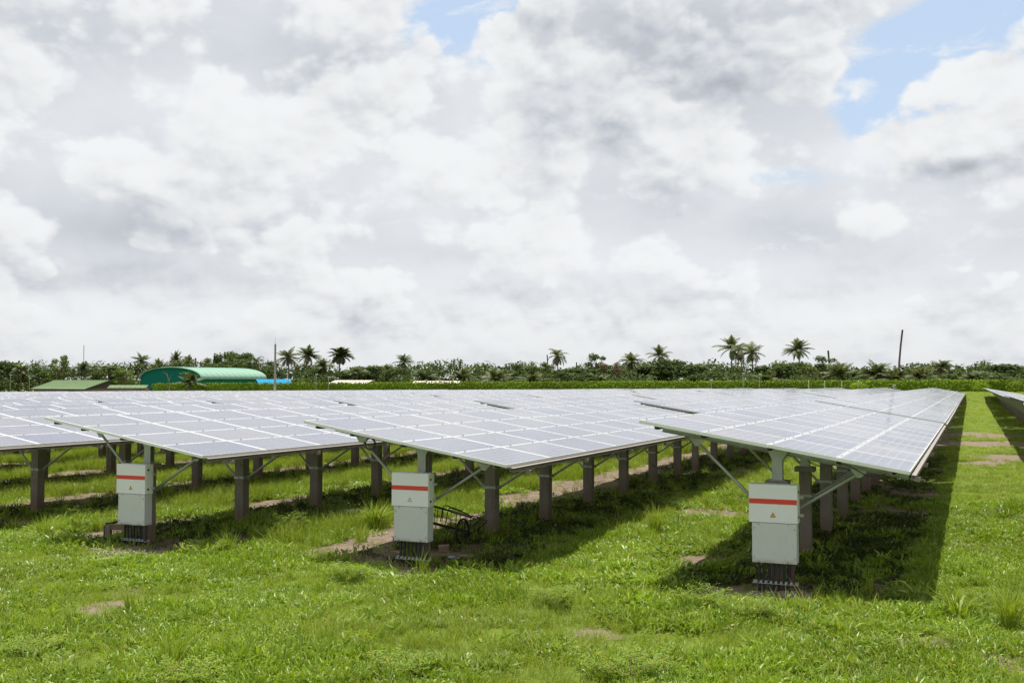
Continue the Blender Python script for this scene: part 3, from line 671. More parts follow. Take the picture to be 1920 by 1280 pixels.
# straggling weeds and seed stalks woven through the turf
wd_meshes = [tuft('weedy_tuft', 'weed_leaf', 46, .22, (.06, .16), (.012, .03), (.6, 1.45), (-.2, .5), 500+i, .12) for i in range(3)]+[tuft('stalk_tuft', 'grass_blade', 9, .10, (.22, .42), (.004, .008), (.05, .6), (.1, .8), 520+i) for i in range(3)]
wdc = proto_col('weedy', wd_meshes)
x, y, d, rr_ = cand(-34, 8, 8, 34, 3.2, 6)
k = (cover(x, y) > .35) & (fbm(x*.45+33, y*.45, 3) > .50) & ~(under_table(x, y) & (rr_ > .4))
o = scatter('low_weeds', x[k], y[k], (.6+.7*rr_)[k], wdc, 6, .2, 0, None, 26)
tag(o, 'straggling low weeds and thin seed stalks woven through the turf', 'weeds'); kind(o, 'stuff')
bw_meshes = [tuft('broad_tuft', 'weed_leaf', 26, .16, (.08, .19), (.026, .050), (.35, 1.35), (.2, .9), 560+i, .12) for i in range(3)]+[tuft('broad_tuft', 'turf_leaf', 34, .18, (.07, .16), (.018, .034), (.3, 1.3), (.2, .9), 570+i, .14) for i in range(3)]
x, y, d, rr_ = cand(-30, 0, 14.2, 20.5, 5.5, 8)
k = (fbm(x*.6+12, y*.6+5, 3) > .50) & (cover(x, y) > .15) & ~((np.abs(x-CABX[0]) < .6) & (y < 16.6)) & ~((np.abs(x-CABX[1]) < .55) & (y < 16.6)) & ~((np.abs(x-CABX[2]) < .6) & (y < 16.6))
o = scatter('broad_weeds', x[k], y[k], (.6+.8*rr_)[k], proto_col('broad', bw_meshes), 6, .2, 0, None, 28)
tag(o, 'broad-leaved low weeds round the near posts and cabinets', 'weeds'); kind(o, 'stuff')
# dry clippings lying on the bare soil
x, y, d, rr_ = cand(-34, 8, 8, 45, 16, 7)
lit_meshes = [tuft('litter', 'dead_leaf', 14, .16, (.04, .12), (.004, .012), (1.3, 1.6), (-.1, .2), 540+i, .01) for i in range(3)]
k = (cover(x, y) < .50) & (rr_ < .8); o = scatter('litter', x[k], y[k], (.6+.7*rr_)[k], proto_col('clippings', lit_meshes), 3, .05, -.01, None, 27)
tag(o, 'dry leaf litter and clippings on the bare soil', 'litter'); kind(o, 'stuff')
# longer grass between the rows
x, y, d, rr_ = cand(-75, 7, 15, 62, 19, 3)
rel = np.mod(x-X0, PITCHX); fm = fbm(x*.35+15, y*.35, 3)
k = keepcover(x, y, rr_, .1, .6) & (~under_table(x, y) | (rr_ < .10)) & (y > 17.5) & ((x < -7) | ((x < -1) & (rr_ < .3) & (y > 20)) | (y > 45)) & (rr_ < .25+1.1*fm)
hsc = (.70+1.35*fm)*np.where(x > -5, .45, 1)*np.where(x > -11.5, .75, 1)
o = scatter('long_grass', x[k], y[k], (.85+.4*rr_)[k], midc, 4, .10, .01, hsc[k], 23)
tag(o, 'longer upright grass growing in the sunlit strips between rows', 'grass'); kind(o, 'stuff')
# dark ground cover under the tables, leaves coloured darker to deepen the shade
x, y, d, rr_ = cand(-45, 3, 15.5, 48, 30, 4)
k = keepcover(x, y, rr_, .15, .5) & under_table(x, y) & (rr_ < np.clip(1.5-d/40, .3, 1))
o = scatter('shade_darkened_plants', x[k], y[k], (.7+.8*fbm(x, y, 2))[k], shc, 4, .2, 0, None, 24)
tag(o, 'dark low leafy ground cover under the tables, shade painted into the leaf colour', 'ground cover'); kind(o, 'stuff')
# grass of the far lane and bank
x, y, d, rr_ = cand(-1.5, 30, 30, 168, 5.5, 5)
k = keepcover(x, y, rr_, .25, .6) & (rr_ < .9)
o = scatter('lane_grass', x[k], y[k], (1.4+.010*d)[k], finec, 4, .15, .02, (.55+.5*fbm(x*.3, y*.3, 2))[k], 25)
tag(o, 'low grass along the lane and bank at the far right', 'grass'); kind(o, 'stuff')
# gravel round the cabinets' conduits
b = MB(); r = random.Random(3)
for cx, cy, n_, q_ in (px2g(1445, 1110)+(170, .33), px2g(770, 1066)+(170, .33), px2g(235, 1028)+(460, .50)):
    for i in range(n_):
        a = r.uniform(0, 6.28); q = q_*math.sqrt(r.random())*r.uniform(.6, 1.3); x = cx+q*1.3*math.cos(a); y = cy+q*.8*math.sin(a); s = r.uniform(.008, .028)
        M_ = Matrix.Rotation(r.uniform(0, 3), 3, Vector((r.random(), r.random(), r.random())).normalized()); b.box((x, y, gzf(x, y)+s*.4), (s*1.4, s, s*.8), M_)
o = part(b, 'gravel', 'gravel_stone', None); tag(o, 'loose grey-pink gravel round the cabinet conduits', 'gravel'); kind(o, 'stuff')

# countable clumps and weeds
CL = {}
def clump(px, py, h, wd, label, dens=60, wide=False, seed=0, grp='tall grass clumps in the turf'):
    h *= 1.2; dens = int(dens*1.3)
    x, y = px2g(px, py)
    if wide: me = tuft('blades', 'grass_blade', dens, wd*.25, (h*.55, h*1.1), (.014, .028), (.1, .7), (.3, 1.2), 900+seed)
    else: me = tuft('blades', 'grass_blade', dens, wd*.22, (h*.5, h*1.05), (.006, .011), (.02, .42), (.1, .8), 900+seed)
    o = link(me, 'grass_clump', None, (x, y, gzf(x, y))); tag(o, label, 'grass clump', grp)
CLUMPS = [(248, 1136, .40, .16, 'small upright grass clump on the bare patch at the lower left', 45), (1790, 1158, .52, .5, 'spreading pale clump where the table shadow ends at the right', 60), (1885, 1178, .62, .4, 'tall dense green clump near the right edge of the photo', 190),
  (605, 1108, .40, .3, 'thin loose grass clump below and left of the middle cabinet', 40), (330, 1240, .42, .6, 'wide low grass clump in the left foreground', 90), (420, 1228, .36, .4, 'grass clump just right of the wide low one in left foreground', 60),
  (705, 985, .62, .4, 'tall arching clump against the left side of the middle cabinet', 110), (790, 1072, .50, .35, 'pale seedy clump in front of the middle cabinet conduits', 40), (857, 938, .40, .35, 'grass clump between the middle cabinet and the next post', 80),
  (1228, 1000, .62, .5, 'tall pale clump in sunlight left of the rightmost cabinet', 130), (1320, 950, .40, .3, 'dark grass clump on the bare soil beside the rightmost cabinet', 50), (432, 1032, .45, .3, 'upright clump in the shade right of the leftmost cabinet', 60),
  (90, 1000, .50, .6, 'broad pale clump near the left edge beyond the open turf', 120), (1625, 1116, .42, .25, 'thin clump with seed heads in the shadow right of the conduits', 30), (680, 1010, .34, .5, 'short bushy clump left of the middle cabinet conduits', 90),
  (1560, 1035, .38, .3, 'sparse dark clump under the right table behind the cabinet', 30), (1200, 1010, .35, .4, 'low clump left of the tall pale clump in sunlight', 70), (190, 985, .42, .4, 'clump of fresh grass left of the concrete block', 80)]
for i, (px, py, h, wd, lb, dn) in enumerate(CLUMPS): clump(px, py, h, wd, lb, dn, i in (1, 6), i)
def weed(px, py, h, sp, label, ns=9, seed=0, leafy=.05, mt='weed_leaf', grp='feathery weeds in the turf'):
    x, y = px2g(px, py); r = random.Random(seed*7+3); t = thing('weed_plant', label, 'weed', (x, y, gzf(x, y)), r.uniform(0, 6), grp)
    st = MB(); lf = MB()
    for i in range(ns):
        a = 6.283*i/ns+r.uniform(-.3, .3); rr_ = sp*r.uniform(.5, 1); hh = h*r.uniform(.6, 1.05); pts = []
        for k in range(7):
            f = k/6; pts.append(Vector((math.cos(a)*rr_*f**1.2, math.sin(a)*rr_*f**1.2, hh*math.sin(min(f*1.25, 1.57*.9))*(1-.12*f*f))))
        st.tube(pts, [.004*(1-.1*k) for k in range(7)], 4, caps=False)
        for k in range(1, 7):
            for j in range(2):
                base = pts[k-1].lerp(pts[k], (j+.5)/2)
                for sg in (-1, 1):
                    aa = a+sg*r.uniform(.3, 1.9); Lr = leafy*r.uniform(2.0, 4.2)
                    dr = Vector((math.cos(aa), math.sin(aa), r.uniform(-.05, .5))).normalized(); pe = Vector((-dr.y, dr.x, 0)).normalized(); up = dr.cross(pe)
                    tn = r.random(); nl = 4
                    for q in range(nl):
                        c = base+dr*Lr*(q+1)/nl; lw = leafy*.8*math.sin(3.14*(q+1.2)/(nl+1.6)); wv_ = leafy*.24
                        for s2 in (-1, 1):
                            e = c+pe*s2*lw*r.uniform(.6, 1.2)+dr*wv_*r.uniform(.2, 1.8)+Vector((0, 0, lw*r.uniform(-.5, .4))); lf.quad(c-dr*wv_*.5, c+dr*wv_*.5, e+dr*wv_*.5, e-dr*wv_*.5, 0, None, tn)
    part(st, 'stem', 'red_stem', t); part(lf, 'foliage', mt, t, tint=True)
WEEDS = [(1310, 1140, .38, .45, 'feathery yellow-green weed in front of the shadow left of the rightmost cabinet'), (1398, 1155, .34, .5, 'low reddish-stemmed weed below the rightmost cabinet'), 
  (655, 1085, .34, .35, 'yellowish feathery weed in sunlight left of the middle conduits'), (540, 1005, .62, .45, 'tall thin weed with reddish stems under the left table'), (120, 968, .45, .55, 'bushy yellow-green weed at the left edge of the table shade'),
  (385, 1035, .34, .45, 'dark feathery weed in the shade right of the leftmost cabinet'), (640, 980, .50, .5, 'weed behind the sunlit turf left of the middle cabinet'), (1040, 1135, .34, .35, 'straggly trampled weed with reddish stems in the middle foreground'),
  (1180, 1266, .36, .55, 'broad feathery weed at the bottom edge, centre right'), (370, 1272, .20, .5, 'flat feathery weed at the bottom edge, left'), (1105, 985, .30, .4, 'small dark weed in the shade right of the third post'), (930, 1052, .30, .7, 'dark spreading weed in the shade edge right of the middle conduits'),
  (1245, 955, .30, .4, 'pale weed beside the tall clump left of the rightmost cabinet'), (80, 1215, .16, .4, 'small reddish weed in the lower left corner'), (760, 1252, .18, .4, 'small feathery weed at the bottom, left of centre')]
for i, (px, py, h, sp, lb) in enumerate(WEEDS): weed(px, py, h, sp, lb, 9 if i != 4 else 6, i, .050 if i not in (6, 12) else .06, 'weed_leaf' if i not in (6, 11, 12) else 'shade_darkened_leaf')  # a few weeds take the leaf colour darkened for table shade

# ------------------------------------------------------------------ the far side of the field
def hd(px): k = (px-960)/FPX; return 168/(k*math.sin(YAW)+math.cos(YAW))
def lquads(b, c, rad, n, size, r, flat=.75, hollow=.45):
    for i in range(n):
        v = Vector((r.gauss(0, 1), r.gauss(0, 1), r.gauss(0, 1))).normalized(); q = (hollow+(1-hollow)*r.random())
        p = c+Vector((v.x*rad[0], v.y*rad[1], v.z*rad[2]))*q
        nn = (v+Vector((r.gauss(0, .6), r.gauss(0, .6), r.gauss(0, .6)+.4))).normalized(); a = nn.orthogonal().normalized(); a.rotate(Matrix.Rotation(r.uniform(0, 6.28), 3, nn)); bb = nn.cross(a); s = size*r.uniform(.5, 1.15)
        b.quad(p-a*s*.5, p-bb*s*.32, p+a*s*.5, p+bb*s*.32, 0, None, r.random())
def broadleaf(seed, h=8, wd=7, trunk=.28, airy=False, size=.42, ncl=16, per=60):
    r = random.Random(seed); tr = MB(); lf = MB(); th = h*trunk
    tr.tube([(0, 0, -1.5), (r.uniform(-.1, .1), 0, th*.5), (r.uniform(-.3, .3), r.uniform(-.2, .2), th), (r.uniform(-.4, .4), 0, h*.6)], [.03*h, .024*h, .02*h, .008*h], 7)
    for i in range(ncl):
        a = r.uniform(0, 6.283); f = r.random(); zc = th+(h-th)*(.12+.80*f); rad = wd/2*math.sqrt(max(.05, 1-((f-.40)/.66)**2))*r.uniform(.35, .85)
        c = Vector((math.cos(a)*rad, math.sin(a)*rad, zc)); cr = wd*r.uniform(.13, .22)*(.75 if airy else 1)
        tr.tube([(0, 0, th*r.uniform(.7, 1.2)), (c.x*.5, c.y*.5, zc*.75+th*.2), c], [.012*h, .008*h, .003*h], 5, caps=False)
        lquads(lf, c, (cr, cr, cr*.7), per, size, r)
    return tr, lf
def palm(seed, h=11, fl=3.6, nf=24, droop=1.0, lean=.06, dead=4, leafw=.085, upright=0.0):
    r = random.Random(seed); tr = MB(); lf = MB(); dd = MB(); lx = r.uniform(-lean, lean)*h
    top = Vector((lx, r.uniform(-.3, .3), h)); pts = [Vector((0, 0, -1.5)), Vector((lx*.1, 0, h*.3)), Vector((lx*.45, 0, h*.65)), top]
    tr.tube(pts, [.21, .16, .14, .12], 7)
    for i in range(nf+dead):
        isd = i >= nf; f = (i+.5)/nf if not isd else 1.15; a = i*2.399+r.uniform(-.6, .6)
        e0 = R(84-138*f**1.1+r.uniform(-20, 20))+upright*.9*(f > .3) if not isd else R(r.uniform(-85, -50)); L = fl*r.uniform(.78, 1.08)*(.85+.15*f if not isd else .7)
        p = top.copy(); e = e0; seg = 7; P_ = [p.copy()]
        for k in range(seg):
            p = p+Vector((math.cos(a)*math.cos(e), math.sin(a)*math.cos(e), math.sin(e)))*L/seg; e -= droop*(.05+.045*k)*r.uniform(.6, 1.3); e = max(e, -1.5); P_.append(p.copy())
        b = dd if isd else lf; tn = r.random()
        b.tube(P_, [.045-.005*k for k in range(seg+1)], 4, caps=False, tint=tn)
        for k in range(2, seg*4):
            q = k/4; i0 = min(int(q), seg-1); c = P_[i0].lerp(P_[i0+1], q-i0); d = (P_[i0+1]-P_[i0]).normalized(); s = d.cross(Vector((0, 0, 1)))
            s = s.normalized() if s.length > .01 else Vector((1, 0, 0)); up = s.cross(d); LL = L*.25*math.sin(3.14*(k/(seg*4)*.86+.12))*r.uniform(.75, 1.15)
            for sg in (-1, 1):
                en = c+(s*sg*.80+d*.5-Vector((0, 0, 1))*r.uniform(.25, .75)).normalized()*LL; b.quad(c-d*leafw, c+d*leafw, en+d*leafw*.35, en-d*leafw*.35, 0, None, min(1, tn*.7+r.random()*.3))
    return tr, lf, dd
BL = [broadleaf(s, 8, 7.5, .16, size=.52, ncl=26, per=170) for s in (1, 2, 3)]
BA = [broadleaf(s, 8, 6.5, .35, True, .42, 20, 75) for s in (11, 12)]
BB = [broadleaf(s, 4.5, 6, .08, size=.45, ncl=16, per=130) for s in (21, 22, 23)]
def meshes(lst, fm='tree_leaf', tm='bark'): return [(a.mesh('trunk', tm), b_.mesh('crown', fm, tint=True)) for a, b_ in lst]
BLM, BAM, BBM = meshes(BL), meshes(BA, 'tree_leaf_pale'), meshes(BB)
BLR = meshes([broadleaf(31, 8, 7, .2, True, .45, 16, 60)], 'tree_leaf_rust'); BLD = meshes([broadleaf(35, 8, 7, .25, True, .5, 15, 85)], 'tree_leaf')
def pm(t): return (t[0].mesh('trunk', 'palm_bark'), t[1].mesh('crown', 'palm_leaf', tint=True), t[2].mesh('dead_fronds', 'dead_leaf', tint=True) if t[2].f else None)
PT = [pm(palm(s, 11, 4.0+.25*(s % 3), 22+3*(s % 4), .8+.15*(s % 3), .05, 3+2*(s % 3))) for s in (1, 2, 3, 4, 5, 6)]
PD = [pm(palm(s, 11, 4.2, 12, 2.0, .03, 14)) for s in (7, 8)]
PS = [pm(palm(s, 4.0, 4.4, 24, .8, .02, 3, .09, .6)) for s in (11, 12, 13)]
PF = [pm(palm(15, 11, 3.6, 28, 1.3, .02, 26, .18))]
def place(kindname, meshes_, px, top, h0, label, cat, group, dd=30, sc_xy=1.0, rz=None):
    if 255 < px < 530: dd += 60
    d = hd(px)+dd; x, y = at_depth(px, d); g = gzf(x, y); h = zpx(top, d)-g; s = h/h0
    r = random.Random(int(px*13+top)); o = thing(kindname, label, cat, (x, y, g), r.uniform(0, 6.28) if rz is None else rz, group); s2 = s if sc_xy is None else sc_xy
    o.scale = (s2, s2, s)
    for m, nm in zip(meshes_, ('trunk', 'crown', 'dead_fronds')):
        if m: link(m, nm, o)
    return o
GP, GT = 'coconut palms beyond the hedge', 'broadleaf trees beyond the hedge'
PALMS = [(40, 684, 0, 'short palm at the far left behind the field'), (152, 681, 0, 'dark palm right of the pale airy tree at far left'), (175, 685, 2, 'small palm beneath the thin radio mast, its right neighbour'),
 (265, 664, 0, 'tallest of the palms left of the green hangar'), (298, 674, 1, 'palm directly above the left shoulder of the hangar'), (330, 661, 3, 'palm with wide crown rising behind the hangar ridge'), (353, 668, 2, 'palm leaning over the hangar ridge, right of the wide-crowned one'), (386, 673, 0, 'small palm between hangar ridge palms and the dense dark tree'),
 (541, 655, 1, 'left one of the two big palms right of the concrete pole'), (574, 651, 2, 'right one of the two big palms right of the concrete pole'), (604, 677, 0, 'short dark palm between the big pair and the shaggy palm'),
 (726, 685, 3, 'low palm left of the lone slender palm'), (1187, 664, 1, 'slender palm right of the rust-coloured tree'), (1237, 652, 3, 'palm rising directly above dense round trees at centre right'),
 (1372, 636, 2, 'left and tallest palm of the close trio at right'), (1412, 645, 0, 'right palm of the close trio at right'), (1500, 638, 1, 'tall palm alone between the trio and the short palms'), (1762, 677, 2, 'palm beside an airy tree right of the leaning bare trunk'), (1905, 686, 0, 'palm at the right edge of the photo'), (668, 690, 3, 'small low palm right of the shaggy palm')]
for i, (px, tp, v, lb) in enumerate(PALMS): place('palm_tree', PT[(v+i) % 6], px, tp, 13.2, lb, 'palm tree', GP, 16+(i*17) % 40, {541: .98, 574: 1.05, 1372: 1.0, 1412: .95, 1500: .95, 265: .9}.get(px, .72))
place('palm_tree', PT[1], 760, 667, 13.2, 'lone slender palm standing clear above low trees left of centre', 'palm tree', GP, 30, .68)
for px, tp, v, lb in ((1046, 665, 0, 'drooping half-dead palm beside a bare trunk near centre'), (1390, 654, 1, 'brown dying palm in the middle of the close trio'), (480, 677, 0, 'brown half-dead palm right of the dense dark tree')): place('palm_tree', PD[v], px, tp, 11.2, lb, 'palm tree', GP, 22, .8)
place('palm_tree', PF[0], 637, 657, 12.2, 'shaggy palm with a thick skirt of dead fronds', 'palm tree', GP, 25, 1.1)
SHORT = [(797, 690, 'short tattered palm above the right beige roof'), (868, 689, 'short bushy palm right of the beige roofs'), (1575, 677, 'short stout palm with upright fronds right of the tall lone palm'), (1642, 677, 'short stout palm left of the leaning bare trunk'), (1680, 691, 'low palm at the foot of the leaning bare trunk'), (1726, 688, 'low spreading palm right of the leaning bare trunk'),
 (1118, 700, 'low palm under the round airy tree'), (1345, 696, 'low palm left of the close trio'), (930, 690, 'low palm in the bushes left of centre'), (1440, 700, 'low palm right of the close trio'), (1200, 702, 'low palm under the slender palm'), (1000, 698, 'low palm in front of the long grey roof'), (1665, 700, 'small palm left of the low spreading one'), (1830, 695, 'low palm far right above the grassy lane')]
for i, (px, tp, lb) in enumerate(SHORT): place('short_palm', PS[i % 3], px, tp, 7.2, lb, 'palm tree', 'short palms beyond the hedge', 8+(i*11) % 14, .95)
d_ = hd(357)-4; x_, y_ = at_depth(357, d_); o = thing('short_palm', 'short green palm standing in front of the green hangar', 'palm tree', (x_, y_, gzf(x_, y_)), 1, 'short palms beyond the hedge'); o.scale = (.85, .85, (zpx(697, d_)-gzf(x_, y_))/7.2)
for m, nm in zip(PS[1], ('trunk', 'crown', 'dead_fronds')): link(m, nm, o)
TREES = [(18, 683, 'L', 'dense tree at the left edge of the photo'), (75, 692, 'B', 'low bush left of the pale airy tree'), (112, 671, 'A', 'pale airy tree above the others at far left'), (205, 690, 'L', 'dark tree left of the hangar palms'), (235, 693, 'A', 'small airy tree just left of the hangar'),
 (425, 666, 'L', 'broad dense dark tree behind the right end of the hangar'), (452, 668, 'L', 'right half-hidden dense dark tree behind the hangar end'), (512, 680, 'D', 'open dark tree behind the concrete pole'), (590, 694, 'B', 'bush under the pair of big palms'), (690, 690, 'L', 'rounded tree above the left beige roof'), (706, 694, 'R', 'rust-tinged tree right of the left beige roof'),
 (745, 694, 'B', 'bush left of the lone slender palm trunk'), (820, 697, 'B', 'bush above the right beige roof'), (905, 700, 'B', 'low bush right of the short bushy palm'), (960, 686, 'D', 'dark open tree left of the long grey roof'), (990, 692, 'L', 'tree hiding the left end of the long grey roof'),
 (1018, 683, 'A', 'small pale tree beside the bare trunk near centre'), (1088, 693, 'L', 'low tree right of the drooping palm'), (1122, 667, 'D', 'round-headed airy tree right of centre'), (1143, 682, 'R', 'rust-coloured tree right of centre'), (1170, 694, 'L', 'low dense tree between rust tree and slender palm'), (1215, 689, 'L', 'dark tree left of the dense round pair'),
 (1258, 679, 'L', 'left one of the dense round pair of trees'), (1296, 688, 'L', 'right one of the dense round pair of trees'), (1330, 700, 'B', 'bush right of the dense round pair'), (1395, 698, 'B', 'bush at the foot of the close palm trio'), (1455, 687, 'L', 'dense tree left of the tall lone palm'), (1478, 684, 'L', 'dense tree just behind the tall lone palm trunk'),
 (1525, 686, 'A', 'airy tree right of the tall lone palm'), (1550, 671, 'D', 'tall leafy tree around a dead trunk at right'), (1610, 696, 'B', 'bush between the two short stout palms'), (1705, 699, 'B', 'bush right of the leaning bare trunk'), (1785, 684, 'D', 'airy dark tree right of the palm at far right'), (1745, 694, 'A', 'pale tree left of the far right palm'),
 (1810, 697, 'B', 'low bush above the grassy lane'), (1875, 687, 'L', 'rounded tree near the right edge of the photo'), (1850, 699, 'B', 'low bush above the tables at the right edge'), (1895, 699, 'B', 'low bush under the palm at the right edge'), (645, 699, 'B', 'bush above the left end of the left beige roof'), (1060, 699, 'B', 'bush in front of the drooping palm')]
for i, (px, tp, v, lb) in enumerate(TREES):
    L_ = {'L': BLM, 'A': BAM, 'B': BBM, 'R': BLR, 'D': BLD}[v]; place('broadleaf_tree' if v != 'B' else 'bush', L_[i % len(L_)], px, tp, 7.4 if v != 'B' else 4.3, lb, 'tree' if v != 'B' else 'bush', GT if v != 'B' else 'bushes beyond the hedge', (12 if v == 'B' else 20)+(i*13) % 22, 1.35 if v in 'LB' else 1.05)
# closed belt of trees behind, one mass
b = MB(); r = random.Random(77); px = -120
while px < 2060:
    d = hd(px)+r.uniform(60, 95); x, y = at_depth(px, d); tp = 684-(6 if px < 620 else 0)+4*math.sin(px*.013)+3*math.sin(px*.05)+r.uniform(-9, 6); hgt = zpx(tp, d)
    if 620 < px < 740 or px > 1600: hgt -= .6
    for zf in (.25, .72): c = Vector((x+r.uniform(-1, 1), y, hgt*zf)); rad = r.uniform(2.8, 4.4)*(1.2-.5*zf); lquads(b, c, (rad, rad*.8, hgt*.30), 170, .85, r, hollow=.45)
    px += r.uniform(9, 14)
px = -100
while px < 2050:
    d = hd(px)+r.uniform(10, 26); x, y = at_depth(px, d); tp = 702+r.uniform(-9, 6)
    if not (55 < px < 560 or 605 < px < 718 or 768 < px < 872): hgt = zpx(tp, d); rad = r.uniform(1.8, 3.0); lquads(b, Vector((x, y, hgt*.5)), (rad, rad, hgt*.5), 240, .5, r, hollow=.4)
    px += r.uniform(9, 14)
o = part(b, 'tree_belt', 'tree_leaf', None, tint=True); tag(o, 'continuous belt of dark green trees beyond the hedge', 'trees'); kind(o, 'stuff')
# vine-covered hedge
hx = np.arange(-149, 60, 1.0)
def htop(x): return 3.2-.12-.0047*abs(x)-(0 if x < 3 else .05*(x-3)*.02)
b = MB(); r = random.Random(5)
for x in hx:
    x = float(x); g = gzf(x, 168); t_ = htop(x)-.12
    t2 = htop(x+1)-.12; g2 = gzf(x+1, 168)
    b.poly([(x, 167.6, g-.3), (x+1, 167.6, g2-.3), (x+1, 167.6, t2), (x, 167.6, t_)]); b.poly([(x+1, 168.3, g2-.3), (x, 168.3, g-.3), (x, 168.3, t_), (x+1, 168.3, t2)]); b.poly([(x, 167.6, t_), (x+1, 167.6, t2), (x+1, 168.3, t2), (x, 168.3, t_)])
    bul = .25+.35*float(fbm(np.array([x*.3]), np.array([2.0]), 2)[0]); n_ = 62 if x > -100 else 46
    for i in range(n_):
        fz = r.random()**.8; z = g+(t_+.12-g)*fz+r.uniform(-.1, .12)*(fz > .9); yy = 167.6-r.random()*bul if r.random() < .7 else 167.6+r.random()*.7
        if yy > 167.6: z = t_+r.uniform(-.05, .28)
        p = Vector((x+r.random(), yy, z)); nn = Vector((r.gauss(0, .6), -1+r.gauss(0, .5), r.gauss(.4, .6))).normalized(); a = nn.orthogonal().normalized(); a.rotate(Matrix.Rotation(r.uniform(0, 6.28), 3, nn)); bb = nn.cross(a); s = r.uniform(.16, .38)
        b.quad(p-a*s*.5, p-bb*s*.4, p+a*s*.5, p+bb*s*.4, 0, None, r.random())
o = part(b, 'hedge', 'hedge_leaf', None, tint=True); tag(o, 'long bright green vine-covered hedge along the far end of the field', 'hedge')
# bushes swelling out of the hedge
for px, tp, lb in ((1838, 712, 'dark bush bulging from the hedge behind the grassy lane'), (1905, 713, 'bush bulging from the hedge at the right edge'), (1610, 716, 'low bush swelling from the hedge left of the grassy lane')):
    d = hd(px)-1.8; x, y = at_depth(px, d); g = gzf(x, y); h = zpx(tp, d)-g; bb_ = MB(); lquads(bb_, Vector((0, 0, h*.5)), (1.5, 1.3, h*.55), 420, .34, random.Random(px)); o = part(bb_, 'bush', 'hedge_leaf', None, (x, y, g), tint=True); tag(o, lb, 'bush', 'bushes in the hedge')

# ------------------------------------------------------------------ buildings
def gable(px, d, rl, hw, zr, ze, ang, zb, roofm, wallm, gablem, name, label, ov=.5, win=0):
    x, y = at_depth(px, d); o = thing(name, label, 'building', (x, y, 0), YAW+R(ang)); L = rl/2
    rf = MB(); th = .10
    for s in (-1, 1):
        a = [(-L-ov, 0, zr), (L+ov, 0, zr), (L+ov, s*(hw+ov), ze-(zr-ze)*ov/hw), (-L-ov, s*(hw+ov), ze-(zr-ze)*ov/hw)]
        lo = [(p[0], p[1], p[2]-th) for p in a]; rf.poly(a if s < 0 else a[::-1]); rf.poly(lo[::-1] if s < 0 else lo)
        for i in range(4): j = (i+1) % 4; rf.poly([a[i], a[j], lo[j], lo[i]])
        n_ = int(rl/.9)
        for i in range(n_+1):
            xx = -L+rl*i/max(1, n_); p0 = Vector((xx, s*.05, zr+.03)); p1 = Vector((xx, s*hw, ze+.03)); rf.tube([p0, p1], .035, 4, caps=False)
    part(rf, 'roof', roofm, o)
    wl = MB(); 
    for s in (-1, 1): wl.box((0, s*(hw-.1), (zb+ze)/2-.05), (rl, .15, ze-zb-.1)); wl.box((s*(L-.08), 0, (zb+ze)/2-.05), (.15, 2*hw-.36, ze-zb-.1))
    part(wl, 'wall', wallm, o)
    for s in (-1, 1):
        g = MB(); xx = s*(L-.01); g.poly([(xx, -hw, ze-.12), (xx, hw, ze-.12), (xx, 0, zr-.12)]); g.poly([(xx-s*.15, hw, ze-.12), (xx-s*.15, -hw, ze-.12), (xx-s*.15, 0, zr-.12)]); part(g, 'gable_end', gablem, o)
    for i in range(win): g = MB(); g.box((-L+rl*(i+.7)/(win+.4), -hw-.01, (zb+ze)/2+.1), (rl*.12, .10, (ze-zb)*.35)); part(g, 'window', 'gable_brown', o)
    return o
gable(153, 214, 16.0, 5.0, zpx(712.5, 214), zpx(727, 210), -32, -.5, 'shed_roof_green', 'shed_wall', 'gable_brown', 'long_shed', 'long low shed with pale green roof left of the hangar')
gable(243, 203, 6.6, 1.6, zpx(721.5, 203), zpx(726, 203), 4, -.5, 'shed_roof_green', 'board_wood', 'board_wood', 'small_shed', 'small wooden shed with narrow green roof below the hangar', .25, 3)
gable(512, 226, 6.0, 3.0, zpx(710.5, 226), zpx(720, 224), 24, -.5, 'shed_roof_blue', 'gable_grey', 'gable_grey', 'blue_roof_house', 'small house with bright blue roof right of the green hangar')
gable(664, hd(664)+6, 6.6, 3.4, zpx(712.5, 200), zpx(719, 198), -16, -.5, 'shed_roof_beige', 'gable_brown', 'gable_brown', 'beige_roof_house', 'beige roof with dark gable showing left above the hedge')
gable(820, hd(820)+6, 7.4, 2.6, zpx(714, 190), zpx(719, 188), -6, -.5, 'shed_roof_beige', 'gable_brown', 'gable_brown', 'beige_roof_house', 'narrow beige roof without visible gable, under the short tattered palm')
gable(1050, 330, 22, 5, zpx(697, 330), zpx(703, 330), 0, -.5, 'roof_grey', 'gable_grey', 'gable_grey', 'grey_roof_house', 'long grey roof half hidden behind trees near centre')
# hangar: a barrel roof with a green end wall
d_ = 236; x_, y_ = at_depth(321, d_); hg = thing('hangar', 'big green hangar with arched pale green roof', 'building', (x_, y_, 0), YAW-R(23))
Wd, zt_, ze_, Lh = 17.0, zpx(688.5, d_), zpx(710.5, d_), 23
arc = [(Wd/2*math.cos(math.pi*i/22)*(1.0), ze_+(zt_-ze_)*math.sin(math.pi*i/22)**.85) for i in range(23)]
b = MB()
for (a0, z0), (a1, z1) in zip(arc, arc[1:]):
    b.poly([(a0*1.02, -.5, z0+.06), (a0*1.02, Lh, z0+.06), (a1*1.02, Lh, z1+.06), (a1*1.02, -.5, z1+.06)]); b.poly([(a1*1.0, -.5, z1-.06), (a1, Lh, z1-.06), (a0, Lh, z0-.06), (a0, -.5, z0-.06)]); b.poly([(a0*1.02, -.5, z0+.06), (a1*1.02, -.5, z1+.06), (a1, -.5, z1-.06), (a0, -.5, z0-.06)])
    for k in range(12): yk = k*Lh/12; b.tube([(a0*1.02, yk, z0+.08), (a1*1.02, yk, z1+.08)], .04, 4, caps=False)
